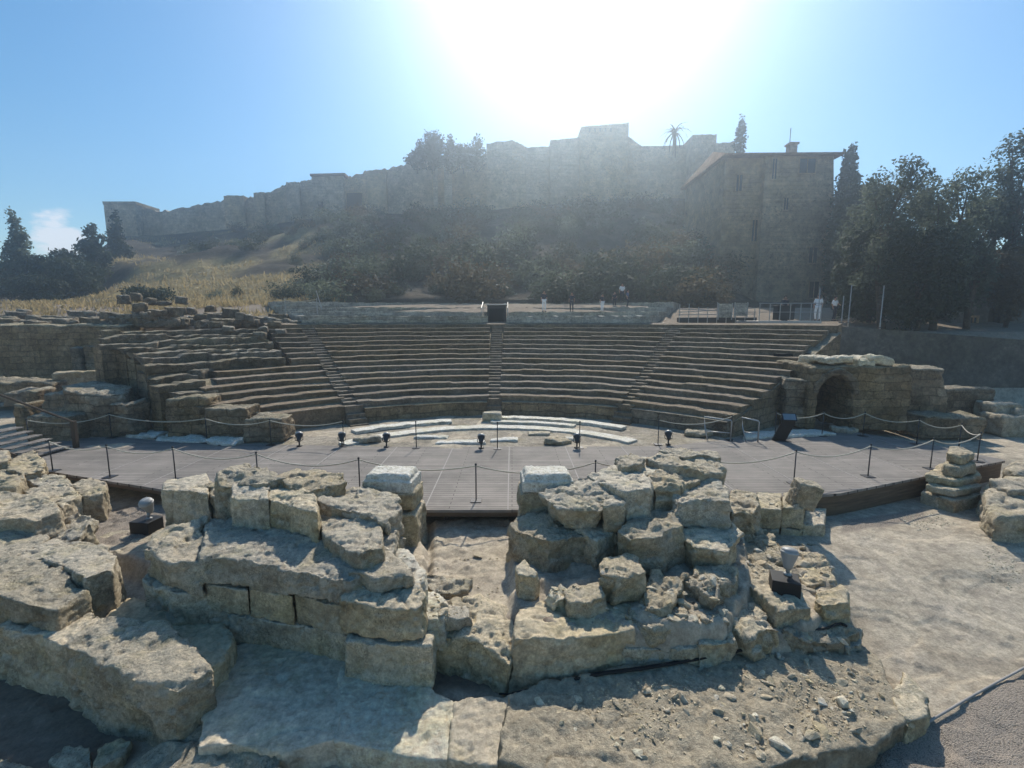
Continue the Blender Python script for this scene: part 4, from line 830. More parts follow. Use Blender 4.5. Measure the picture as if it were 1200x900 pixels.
# ================================================================== RUBBLE
rub = []
for k in range(9):
    bm = bmesh.new(); rg = random.Random(40 + k)
    for q in range(13):
        d = Vector((rg.gauss(0, 1), rg.gauss(0, 1), rg.gauss(0, 1))).normalized(); bm.verts.new((d.x * .085 * rg.uniform(.75, 1.15), d.y * .062 * rg.uniform(.75, 1.15), .03 + d.z * .045))
    r_ = bmesh.ops.convex_hull(bm, input=bm.verts[:]); bmesh.ops.delete(bm, geom=list({g for g in r_['geom_interior'] + r_['geom_unused'] if isinstance(g, bmesh.types.BMVert)}), context='VERTS')
    bmesh.ops.bevel(bm, geom=bm.edges[:], offset=.006, segments=1, affect='EDGES')
    me = bpy.data.meshes.new('rubble_stone'); bm.to_mesh(me); bm.free()
    o = link('rubble_stone', me, M_[('grey', 'sand_pale', 'sand', 'mortar', 'mortar', 'sand_pale', 'grey', 'mortar', 'mortar')[k]]); tag(o, 'small broken stone in the rubble strewn over the right foreground', 'rubble stone', 'rubble stones in the right foreground'); rub.append(o)
bpy.context.view_layer.update()
dgr = bpy.context.evaluated_depsgraph_get(); dgr.update()
def dropz(x, y, zs=6.0):
    hit, l, nrm, i, ob, m = S.ray_cast(dgr, Vector((x, y, zs)), Vector((0, 0, -1)))
    return (l.z, ob) if hit else (None, None)
REG = [([(610, 825), (735, 800), (860, 770), (985, 745), (1040, 800), (1050, 830), (900, 880), (720, 890)], 122, .7, -.8), ([(860, 630), (880, 690), (955, 690), (985, 680), (950, 620), (900, 615)], 56, 1.3, -.5), ([(745, 715), (800, 695), (850, 700), (860, 730), (760, 745)], 46, 1.0, -.35),
       ([(490, 735), (500, 700), (545, 700), (560, 735)], 14, .8, -.3), ([(640, 715), (640, 690), (735, 690), (735, 725)], 12, .8, -.15), ([(840, 800), (1040, 770), (1055, 840), (900, 880)], 30, 1.2, -.8), ([(460, 700), (480, 640), (600, 640), (600, 700)], 8, .8, -.4)]

cnt = 0
for poly, nn_, sc_, zz in REG:
    poly = np.array(poly, float); lo, hi = poly.min(0), poly.max(0); m = 0
    while m < nn_:
        px, py = random.uniform(lo[0], hi[0]), random.uniform(lo[1], hi[1])
        if polydist(np.array([[px, py]]), poly)[0] > 0: continue
        m += 1; p = G(px, py, zz); z, ob = dropz(p[0], p[1])

        if z is None: continue
        src = rub[cnt % 9]; o = src if cnt < 9 else src.copy()
        if cnt >= 9: COL.objects.link(o)
        s = (.4 + .6 * sc_) * random.choice([.5, .6, .75, .9, 1.1, 1.4, 1.9]); o.location = (p[0], p[1], z - .02 * s); o.scale = (s, s * random.uniform(.7, 1.1), s * random.uniform(.5, 1.1))
        o.rotation_euler = (random.uniform(-.4, .4), random.uniform(-.4, .4), random.uniform(0, 6.28)); cnt += 1

# finest chips and gravel: uncountable
Q = []
def chip(x, y, z, s):
    a = random.uniform(0, 6.28); tx, ty = random.uniform(-.6, .6), random.uniform(-.6, .6)
    c, s_ = math.cos(a) * s, math.sin(a) * s; k = random.uniform(.5, 1)
    t = [(c, s_), (-s_ * k, c * k), (-c, -s_), (s_ * k, -c * k)]
    top = np.array([(x + q[0] * .6, y + q[1] * .6, z + s * .4 + q[0] * tx * .5) for q in t]); bot = np.array([(x + q[0], y + q[1], z - s * .3) for q in t])
    Q.append(top)
    for i in range(4): Q.append([bot[i], bot[(i + 1) % 4], top[(i + 1) % 4], top[i]])
for poly, nn_, sc_, zz in REG:
    poly = np.array(poly, float); lo, hi = poly.min(0), poly.max(0)
    for m in range(nn_ * 22):
        px, py = random.uniform(lo[0], hi[0]), random.uniform(lo[1], hi[1])
        if polydist(np.array([[px, py]]), poly)[0] > 0: continue
        p = G(px, py, zz); z, ob = dropz(p[0], p[1])
        if z is None or vnoise([[p[0] * 1.6, p[1] * 1.6, 3.3]])[0] + random.uniform(-.35, .35) < .12: continue
        chip(p[0], p[1], z, random.choice([.01, .014, .018, .024, .036]) * (1 if sc_ > .65 else .8))
tag(link('stone_chips', fastquads('stone_chips', np.array([np.array(q) for q in Q])), M_['mortar']), kind='stuff'); Q.clear()
for (poly, zz) in [([(1148, 660), (1200, 640), (1215, 690), (1165, 700)], -1.0), ([(1050, 612), (1090, 606), (1120, 622), (1070, 630)], -.8)]:
    poly = np.array(poly, float); lo, hi = poly.min(0), poly.max(0)
    for m in range(300):
        px, py = random.uniform(lo[0], hi[0]), random.uniform(lo[1], hi[1])
        if polydist(np.array([[px, py]]), poly)[0] > 0: continue
        p = G(px, py, zz); chip(p[0], p[1], gz1(p[0], p[1]), random.uniform(.012, .03))
tag(link('pale_gravel', fastquads('pale_gravel', np.array([np.array(q) for q in Q])), M_['sand_pale']), kind='stuff')
# ================================================================== BARRIERS
def post(p, label, group, h=.95):
    t = empty('barrier_post', p); tag(t, label, 'barrier post', group)
    MB().box(-.14, .14, -.14, .14, .007, .022, .004).build('base_plate', M_['dark'], t)
    MB().tube([(0, 0, .018), (0, 0, h)], .017, 10).build('pole', M_['dark'], t, smooth=True)
    MB().lathe([(.0, h - .005), (.026, h), (.03, h + .02), (.022, h + .045), (0, h + .052)], 10).build('cap', M_['dark'], t, smooth=True)
    return t
def rope(a, b, sag, label, group, z=.93):
    a, b = np.array(a, float), np.array(b, float); n = 16
    pts = [a + (b - a) * k / n + np.array([0, 0, -sag * (1 - (2 * k / n - 1) ** 2)]) for k in range(n + 1)]
    c = (a + b) / 2; c[2] = min(p_[2] for p_ in pts)
    o = MB().tube([p_ - c for p_ in pts], .017, 6).build('barrier_rope', M_['rope'], None, c, True); tag(o, label, 'rope', group)
def run(pts, names, ropes, gp_, gr_, sag=.22):
    P = [G(x, y, .0) for x, y in pts]; T = [post(tuple(p), l, gp_) for p, l in zip(P, names)]
    for i, l in enumerate(ropes):
        if l: rope(P[i] + [0, 0, .93], P[i + 1] + [0, 0, .93], sag * random.uniform(.8, 1.2), l, gr_)
run([(62, 552), (129, 559), (206, 562), (303, 570), (422, 578), (558, 587), (697, 582), (815, 577), (930, 567), (1017, 558.5), (1090, 549.5), (1145, 541)],
    ['barrier post on the front stage edge nearest the left end, behind the craggy block', 'barrier post on the front stage edge above the left gravel patch', 'barrier post on the front stage edge rising behind the upright end block', 'barrier post on the front stage edge peeking over the peaked stone of the left ruin', 'barrier post on the front stage edge just left of the left marble plinth', 'barrier post standing alone in the middle of the stage edge between the two plinths', 'barrier post on the front stage edge behind the smooth rounded boulder right of the plinth', 'barrier post on the front stage edge hidden behind the crowning boulders', 'barrier post on the front stage edge behind the tilted stone', 'barrier post on the front stage edge above the middle of the brown fascia', 'barrier post on the front stage edge beside the stepped masonry stump', 'barrier post at the extreme right corner of the stage'],
    ['pale rope between the two leftmost posts of the front stage edge', 'pale rope over the left gravel patch on the front stage edge', 'pale rope behind the upright end block on the front stage edge', 'rope passing behind the top ridge of the left ruin', 'rope from the post left of the plinth to the middle post', 'rope from the middle post towards the right plinth', 'rope behind the grey crowning boulders', 'rope from the crowning boulders to the tilted stone', 'rope from the tilted stone post above the brown fascia', 'rope above the right half of the brown fascia', 'last rope of the front edge reaching the right stage corner'],
    'barrier posts along the front edge of the stage', 'ropes along the front edge of the stage')
run([(35, 521), (131, 513), (243, 519), (318, 521.5), (403, 523), (488, 525), (583, 526), (679, 525), (771, 521), (856, 516)],
    ['barrier post at the left back stage corner beside the wooden steps', 'barrier post at the back of the stage before the rough bastion', 'barrier post at the back of the stage before the yellow end wall', 'barrier post at the back of the stage where the bottom seat row ends', 'barrier post at the back of the stage beside the second spotlight', 'barrier post at the back of the stage in front of the left orchestra arc', 'barrier post at the back of the stage near the middle stairway', 'barrier post at the back of the stage beside the right of centre spotlight', 'barrier post at the back of the stage near the end of the marble arcs', 'barrier post at the back of the stage by the bent barrier rails'],
    ['pale rope in front of the low wall by the wooden steps', 'pale rope hanging before the rough bastion', 'pale rope before the yellow end wall', 'pale rope under the ends of the bottom seat rows', None, None, None, None, 'pale rope joining the marble arcs to the bent barrier rails'],
    'barrier posts along the back edge of the stage', 'ropes along the back edge of the stage')
run([(908, 511), (963, 511), (1011, 511), (1074, 521), (1123, 528)],
    ['barrier post directly behind the information panel', 'barrier post on the white slab before the arched passage', 'barrier post right of the arched passage mouth', 'barrier post in front of the masonry with the square hole', 'barrier post at the right end of the back rope run'],
    ['rope between the information panel and the arched passage', 'rope across the mouth of the arched passage', 'rope in front of the masonry right of the passage', 'rope hanging deepest before the long low masonry block'],
    'barrier posts by the arched passage', 'ropes by the arched passage', .2)
pA, pB = G(1123, 528, 0), G(1145, 541, 0); rope(pA + [0, 0, .93], pB + [0, 0, .93], .15, 'short rope closing the right corner of the stage between back and front posts', 'ropes by the arched passage')
for (x0, x1, y, lab) in [(829, 856, 516, 'left bent metal rail at the right back of the stage'), (874, 888, 517, 'right bent metal rail beside the information panel')]:
    a, b = G(x0, y, 0), G(x1, y + 1, 0); c = (a + b) / 2; t = empty('bent_rail', c); tag(t, lab, 'rail', 'bent metal rails at the back of the stage')
    h = .82; MB().tube([a - c, a - c + [0, .3, h * .55], a - c + [0.05, .5, h], b - c + [-.05, 0, h], b - c + [0, 0, h - .05], b - c], .028).build('rail_frame', M_['alu'], t, smooth=True)
    MB().tube([a - c + [0, .15, .32], b - c + [0, 0, .32]], .02).build('cross_bar', M_['alu'], t, smooth=True)
# information panel: leaning bent sheet
p = G(916, 516.5, 0); t = empty('information_panel', p, R(-12)); tag(t, 'dark leaning information panel with a small lit blue head on the right of the stage', 'information panel')
mb = MB(); prof = [(-.0, .0), (.10, .35), (.16, .62), (.12, .86), (.10, .98)]
v = []; f = []
for k, (o_, z) in enumerate([(-.1, 0.0), (.05, .5), (.12, .7), (.09, .95)]):
    for dx in (-.24, .24):
        for dy in (0, .07): v.append((o_ + dx, dy - .25 * z, z + .006))
for k in range(3):
    b = 4 * k; c = b + 4; f += [(b, b + 2, c + 2, c), (b + 1, c + 1, c + 3, b + 3), (b, c, c + 1, b + 1), (b + 2, b + 3, c + 3, c + 2)]
f += [(0, 1, 3, 2), (12, 14, 15, 13)]
mb.add(v, f).build('stand', M_['black'], t)
hm = MB().box(-.25, .25, -.16, .16, -.03, .03, .01, Matrix.Translation((.1, -.28, .98)) @ Matrix.Rotation(R(48), 4, 'X')).build('head', M_['black'], t)
MB().box(-.21, .21, -.13, .13, .031, .036, 0, Matrix.Translation((.1, -.28, .98)) @ Matrix.Rotation(R(48), 4, 'X')).build('screen', M_['panelglow'], hm)
MB().box(-.3, .3, -.15, .2, .007, .02, .004).build('foot_plate', M_['black'], t)

# ================================================================== LAMPS
def lamp_head(mat1, tilt, z, s, t, rz=0):
    Mx = Matrix.Translation((0, 0, z)) @ Matrix.Rotation(rz, 4, 'Z') @ Matrix.Rotation(tilt, 4, 'X') @ Matrix.Scale(s, 4)
    h = MB().lathe([(.0, -.2), (.05, -.195), (.075, -.16), (.085, -.08), (.115, .0), (.135, .08), (.138, .13), (.128, .16)], 20, Mx).build('lamp_head', M_[mat1], t, smooth=True)
    MB().lathe([(.139, .07), (.15, .075), (.15, .135), (.139, .14)], 20, Mx).build('rim_band', M_['alu'], h, smooth=True)
    MB().lathe([(.0, .161), (.12, .162), (.118, .168), (0, .172)], 20, Mx).build('lens', M_['glass'], h, smooth=True)
def spotlight(px, py, label, rz):
    p = G(px, py, .0); t = empty('spotlight', p, rz); tag(t, label, 'spotlight', 'small spotlights at the back of the stage')
    MB().lathe([(.0, .006), (.1, .008), (.1, .03), (.03, .04), (0, .042)], 14).build('base', M_['black'], t, smooth=True)
    MB().tube([(0, 0, .03), (0, 0, .2)], .028).build('stem', M_['dark'], t, smooth=True)
    MB().tube([(-.13, 0, .36), (-.13, 0, .24), (0, 0, .17), (.13, 0, .24), (.13, 0, .36)], .014, 6).build('yoke', M_['black'], t, smooth=True)
    lamp_head('dark', R(-50), .36, .95, t)
for px, py, lab, rz in [(351, 523, 'leftmost small dark spotlight at the back of the stage, below the bottom seat row', .3), (401, 523, 'small dark spotlight beside the left tip of the marble arcs', .2), (453, 524, 'small dark spotlight in front of the left half of the long marble arc', .1), (564, 525.5, 'small dark spotlight at the back of the stage nearest the middle stairway', 0), (676, 525, 'small dark spotlight right of centre beside the low round boulder', -.1), (783, 521, 'small dark spotlight near the right tip of the marble arcs', -.2)]:
    spotlight(px, py, lab, rz)
def floodlight(p, rz, label, w, d, h, hx, hy, tilt, hrz, s=1.0):
    t = empty('floodlight', p, rz); tag(t, label, 'floodlight')
    MB().box(-w / 2, w / 2, -d / 2, d / 2, 0.0, h, .008).build('ballast_box', M_['black'], t)
    MB().lathe([(0, 0), (.07, 0), (.072, .025), (.03, .05), (0, .052)], 16, Matrix.Translation((hx, hy, h + .001))).build('mounting_foot', M_['lampgrey'], t, smooth=True)
    MB().tube([(hx, hy, h + .04), (hx, hy, h + .16)], .035).build('neck', M_['lampgrey'], t, smooth=True)
    Mx = Matrix.Translation((hx, hy, h + .32 * s)) @ Matrix.Rotation(hrz, 4, 'Z') @ Matrix.Rotation(tilt, 4, 'X') @ Matrix.Scale(s, 4)
    hd = MB().lathe([(.0, -.2), (.055, -.195), (.08, -.15), (.1, -.06), (.135, .05), (.142, .1), (.142, .15), (.12, .18), (.06, .2), (0, .205)], 28, Mx).build('lamp_head', M_['lampgrey'], t, smooth=True)
    MB().lathe([(.1425, .085), (.152, .09), (.152, .125), (.1425, .13)], 28, Mx).build('rim_band', M_['alu'], hd, smooth=True)
p = G(168, 624, -.42); floodlight((p[0] + .02, p[1] + .1, -.43), R(-8), 'grey bell shaped floodlight on a black box in the corner of the left ruin', .5, .42, .3, .06, .02, R(22), R(10), 1.0)
p = G(921, 690, -.28); z, ob = dropz(p[0], p[1]); floodlight((p[0], p[1] + .05, (z or -.3) - .02), R(-22), 'grey bell shaped floodlight on a black box on the long yellow pedestal at right', .46, .42, .27, .05, .1, R(-14), R(-20), 1.0)
def drape(pts, r):
    P = []
    for a, b in zip(pts[:-1], pts[1:]):
        for k in range(5): P.append(a + (b - a) * k / 5)
    P.append(pts[-1]); Z = []
    for q in P:
        z, ob = dropz(q[0], q[1]); Z.append(q[2] if z is None or abs(z - q[2]) > .14 else z + r * .8)
    Z = np.array(Z); Z = np.convolve(np.pad(Z, 5, mode='edge'), np.ones(11) / 11, 'valid') + .02
    return [np.array([q[0], q[1], z]) for q, z in zip(P, Z)]
# cable along the foot of the right pile
cp_ = []
for (px, py, zz) in [(903, 706, -.42), (900, 722, -.6), (893, 740, -.75), (880, 752, -.8), (862, 764, -.84), (830, 771, -.84), (790, 780, -.84), (740, 791, -.85), (690, 800, -.88), (650, 808, -.95), (612, 816, -1.0), (585, 812, -1.05)]:
    cp_.append(G(px, py, zz) + [0, 0, .02])
cp_ = drape(cp_, .016)
o = MB().tube(cp_, .014, 6).build('power_cable', M_['rubber'], None, smooth=True); tag(o, 'thin black cable dropping from the right floodlight and running along the stone foot', 'cable')
cp_ = [G(px, py, zz) + [0, 0, .03] for (px, py, zz) in [(992, 742, -.78), (985, 736, -.74), (970, 741, -.76), (930, 748, -.8), (890, 761, -.82), (850, 769, -.83), (800, 780, -.83), (750, 791, -.84), (700, 800, -.87), (640, 812, -.95), (600, 818, -1.02)]]
cp_ = drape(cp_, .024)
o = MB().tube(cp_, .022, 6).build('power_cable', M_['rubber'], None, smooth=True); tag(o, 'thick black cable lying along the foot of the right pile and over the rubble', 'cable')
# kerb strip between earth and gravel
e = [np.append(_k0 + (_k1 - _k0) * t, -1.2) for t in np.linspace(0, 6, 97)]
ez = np.array([gz1(q[0], q[1]) for q in e]); ez = np.maximum(np.convolve(np.pad(ez, 4, mode='edge'), np.ones(9) / 9, 'valid') + .045, ez + .012)
o = MB().tube([(q[0], q[1], z_) for q, z_ in zip(e, ez)], .02, 6).build('edging_strip', M_['strip'], None, smooth=True); tag(o, 'thin grey edging strip between the earth floor and the gravel at lower right', 'edging')

# ================================================================== WOODEN STEPS at the left
p = G(34, 540, 0); t = empty('wooden_steps', (p[0], p[1] + .2, 0)); tag(t, 'grey wooden steps with a sloping handrail climbing off the left edge of the stage', 'steps'); TL = np.array(t.location)
for k in range(6):
    x = -.32 * k; MB().box(x - .34, x, -.1, 1.3, .14 * k + .05, .14 * k + .1, .008).build('tread', M_['deck'], t)
MB().add([(.0, -.16, 0), (-2.2, -.16, .95), (-2.2, -.16, .7), (-.3, -.16, 0), (.0, -.12, 0), (-2.2, -.12, .95), (-2.2, -.12, .7), (-.3, -.12, 0)], [(0, 1, 2, 3), (7, 6, 5, 4), (0, 4, 5, 1), (1, 5, 6, 2), (2, 6, 7, 3), (3, 7, 4, 0)]).build('stringer', M_['timber'], t)
MB().tube([(.1, 1.4, 0), (.1, 1.4, .95), (-2.4, 1.4, 1.95)], .04).build('handrail', M_['timber'], t)
MB().box(.02, .16, 1.33, 1.47, 0.0, .99, .01).build('newel_post', M_['timber'], t)

# ================================================================== HILL
CREST = [(-500, 372, 80), (-200, 362, 80), (0, 350, 85), (60, 330, 95), (110, 296, 105), (140, 276, 112), (185, 276, 112), (230, 272, 112), (300, 266, 110), (350, 258, 108), (400, 252, 105), (450, 250, 103), (520, 252, 100), (600, 244, 100), (700, 234, 100), (800, 232, 98), (838, 246, 94), (860, 300, 88), (885, 340, 84), (930, 352, 80), (1000, 356, 78), (1100, 358, 75), (1500, 366, 75)]
cpx = np.array([c[0] for c in CREST]); cpy = np.array([c[1] for c in CREST]); cY = np.array([c[2] for c in CREST])
FOOTY = 47.0
def hillpt(px, s, nz=True):
    px = np.asarray(px, float); s = np.asarray(s, float)
    yc_, Yc_ = np.interp(px, cpx, cpy), np.interp(px, cpx, cY)
    fy = np.interp(px, [-500, 100, 350, 800, 1500], [364, 357, 354, 354, 362])
    dF = np.stack([(px - 600) / FPX, cp + (450 - fy) / FPX * sp, -sp + (450 - fy) / FPX * cp], -1); kF = FOOTY / dF[..., 1]
    dC = np.stack([(px - 600) / FPX, cp + (450 - yc_) / FPX * sp, -sp + (450 - yc_) / FPX * cp], -1); kC = Yc_ / dC[..., 1]
    A = dF * kF[..., None] + [0, 0, HC]; C = dC * kC[..., None] + [0, 0, HC]
    P = A + (C - A) * s[..., None]
    P[..., 2] = A[..., 2] + (C[..., 2] - A[..., 2]) * (s ** 1.08) - 0
    if nz:
        q = P.reshape(-1, 3); n = (fbm(q * .07, 3, 31) * 2.2 + fbm(q * .3, 3, 33) * .8 + np.round(fbm(q * np.array([.04, .04, .22]), 2, 35) * 4) * .35) * np.sin(np.pi * np.clip(s.ravel(), 0, 1)) ** .6
        P[..., 2] += n.reshape(s.shape)
    return P
hp = np.linspace(-500, 1500, 230); hs = np.concatenate([np.linspace(0, 1, 60), [1.08, 1.3, 1.8]])
HP, HS = np.meshgrid(hp, hs); PT = hillpt(HP, np.clip(HS, 0, 1)); base = hillpt(HP, np.ones_like(HS), False)
ov = np.clip(HS - 1, 0, 9)[..., None]; PT = PT + ov * np.array([0, 60., 0]) - ov * np.array([0, 0, 14.])
PT[0, :, 2] -= 3
hv = PT.reshape(-1, 3); w_ = len(hp); hf = [(j * w_ + i, j * w_ + i + 1, (j + 1) * w_ + i + 1, (j + 1) * w_ + i) for j in range(len(hs) - 1) for i in range(w_ - 1)]
hm_ = mesh('hill', hv, hf, True)
gx_, gs_ = HP.ravel(), HS.ravel(); nzz = fbm(hv * .12, 3, 41)
dry = (1 - sstep(300, 440, gx_)) * sstep(20, 120, gx_) * sstep(-.12, .2, nzz + .1 - .3 * sstep(.45, .8, gs_)) * np.where(gs_ < .9, 1, .4)
aa = hm_.attributes.new('drygrass', 'FLOAT', 'POINT'); aa.data.foreach_set('value', np.clip(dry, 0, 1).astype(np.float32))
tag(link('hill', hm_, M_['hill']), kind='structure')
# dry grass blades on the left flank
n = 15000; gpx = RNG.uniform(25, 440, n); gs = RNG.uniform(.0, .95, n) ** 1.3; Pg = hillpt(gpx, gs)
keep = ((1 - sstep(330, 450, gpx)) * sstep(-.1, .2, fbm(Pg * .12, 3, 41) + .06)) * np.where((gs > .5) & (gpx > 230), .25, 1) > RNG.uniform(0.1, 1, n); Pg = Pg[keep]; n2_ = 9000; fx = RNG.uniform(5, 340, n2_); fy = RNG.uniform(34.5, 47.5, n2_); fX = (fx - 600) / FPX * fy; fz = ground_z(fX, fy)
kp = fbm(np.stack([fX, fy, 0 * fX], 1) * .35, 3, 51) + .12 > RNG.uniform(-.2, .5, n2_); Pg = np.vstack([Pg, np.stack([fX, fy, fz], 1)[kp]])
n = len(Pg)
an = RNG.uniform(0, 6.28, n); hh = RNG.uniform(.15, .5, n); ww = RNG.uniform(.04, .12, n); le = RNG.uniform(-.3, .3, (n, 2))
dx = np.stack([np.cos(an) * ww, np.sin(an) * ww, 0 * an], 1); tp = Pg + np.stack([le[:, 0], le[:, 1], hh], 1); Pg[:, 2] -= .08
tag(link('dry_grass', fastquads('dry_grass', np.stack([Pg - dx, Pg + dx, tp + dx * .25, tp - dx * .25], 1)), M_['grass']), kind='stuff')

# ================================================================== VEGETATION
def crown_quads(blobs, n, size, seed, flat=.0, shell=.55, elong=1.0):
    rg = np.random.default_rng(seed); bl = np.array(blobs, float); wt = (bl[:, 3] * bl[:, 4] * bl[:, 5]) ** .75; wt /= wt.sum()
    bi = rg.choice(len(bl), n, p=wt); d = rg.normal(size=(n, 3)); d /= np.linalg.norm(d, axis=1)[:, None]
    r = rg.uniform(shell, 1.0, n) ** .8; q = bl[bi, :3] + d * r[:, None] * bl[bi, 3:6]
    keep = fbm(q / (bl[bi, 3:6].mean(1)[:, None] * .38) + seed, 2, seed) > -.14
    q = q[keep]; d = d[keep]; n = len(q)
    q = q + rg.normal(size=(n, 3)) * size * .6
    nn_ = d * .5 + rg.normal(size=(n, 3)) * .7 + [0, 0, .35]; nn_ /= np.linalg.norm(nn_, axis=1)[:, None]
    u = np.cross(nn_, rg.normal(size=(n, 3))); u /= np.linalg.norm(u, axis=1)[:, None]; w = np.cross(nn_, u)
    s = size * rg.uniform(.6, 1.35, n)[:, None]
    return np.stack([q - u * s * elong, q - w * s * .55, q + u * s * elong, q + w * s * .55], 1)
def tree(name, label, cat, loc, h, blobs, leaf, n, size, trunk_r, seed, group=None, trunk_top=.7, limbs=7, shell=.55, elong=1.0, cbase=None):
    t = empty(name, loc); tag(t, label, cat, group); rg = random.Random(seed)
    mb = MB(); pts = [(0, 0, -.6)]; x = y = 0
    for k in range(1, 6):
        x += rg.uniform(-.03, .03) * h; y += rg.uniform(-.03, .03) * h; pts.append((x, y, h * trunk_top * k / 5))
    mb.tube(pts, [trunk_r * (1.2 - k * .17) for k in range(6)], 8)
    bs = sorted(blobs, key=lambda b: -b[3])[:limbs]
    for b in bs:
        k = rg.choice([2, 3, 4]); s = Vector(pts[k]); e = Vector(b[:3]) + Vector((rg.uniform(-.3, .3) * b[3], rg.uniform(-.3, .3) * b[4], rg.uniform(-.2, .4) * b[5])); m = (s + e) / 2 + Vector((rg.uniform(-.05, .05) * h, rg.uniform(-.05, .05) * h, -.02 * h))
        mb.tube([s, m, e], [trunk_r * .5, trunk_r * .32, trunk_r * .08], 6)
        for j in range(2):
            e2 = Vector(b[:3]) + Vector((rg.uniform(-.8, .8) * b[3], rg.uniform(-.8, .8) * b[4], rg.uniform(-.5, .8) * b[5])); mb.tube([m, (m + e2) / 2 + Vector((0, 0, .02 * h)), e2], [trunk_r * .3, trunk_r * .18, trunk_r * .05], 5)
    mb.build('trunk', M_['bark'], t, smooth=True)
    link('crown', fastquads('crown', crown_quads(blobs, n, size, seed, shell=shell, elong=elong)), M_[leaf], t)
    return t
def px_tree(name, label, cat, px, ytop, ybase, wpx, Y, leaf, kind, n, size, seed, group=None, sink=0.0):
    b = D(px, ybase, Y); top = D(px, ytop, Y); h = top[2] - b[2]; w = wpx / FPX * Y / 2 * .98; rg = random.Random(seed); bl = []; b[0] = D(px, ytop * .6 + ybase * .4, Y)[0]
    if kind == 'conifer':
        for k in range(11):
            f_ = .22 + .78 * k / 10; rr = w * (1.05 - f_) * 1.15 + .12 * w; bl.append((rg.uniform(-.2, .2) * w, rg.uniform(-.2, .2) * w, h * f_ - rr * .3, rr * rg.uniform(.75, 1.15), rr * rg.uniform(.7, 1.1), h * .075))
    elif kind == 'cypress':
        for k in range(8):
            f_ = .06 + .88 * k / 7; rr = w * (math.sin(math.pi * min(1, (.16 + f_ * .82))) ** .6); bl.append((rg.uniform(-.08, .08) * w, 0, h * f_, rr, rr, h * .12))
    elif kind == 'round':
        for k in range(15):
            a = rg.uniform(0, 6.28); r = rg.uniform(.15, .7) * w; bl.append((r * math.cos(a), r * math.sin(a) * .8, h * rg.uniform(.38, .84), w * rg.uniform(.26, .46), w * rg.uniform(.26, .46), h * rg.uniform(.1, .17)))
        bl.append((0, 0, h * .55, w * .6, w * .55, h * .28))
    elif kind == 'loose':
        for k in range(38):
            a = rg.uniform(0, 6.28); f_ = rg.uniform(.25, .93); r = w * rg.uniform(.1, .92) * math.sin(math.pi * (.22 + .72 * f_)) ** .6; bl.append((r * math.cos(a), r * math.sin(a) * .8, h * (f_ + .03), w * rg.uniform(.22, .38), w * rg.uniform(.22, .38), h * rg.uniform(.05, .1)))
        bl.append((0, 0, h * .4, w * .55, w * .5, h * .3))
    elif kind == 'bushy':
        for k in range(16):
            a = rg.uniform(0, 6.28); r = rg.uniform(.2, .75) * w; bl.append((r * math.cos(a), r * math.sin(a) * .8, h * rg.uniform(.15, .85), w * rg.uniform(.3, .45), w * rg.uniform(.3, .45), h * rg.uniform(.12, .18)))
        bl.append((0, 0, h * .45, w * .75, w * .7, h * .4))
    return tree(name, label, cat, (b[0], Y, b[2] - sink), h, bl, leaf, n, size, max(.12, h * .02), seed, group, shell=.35 if kind != 'loose' else .3, elong=1.0)
i = 0
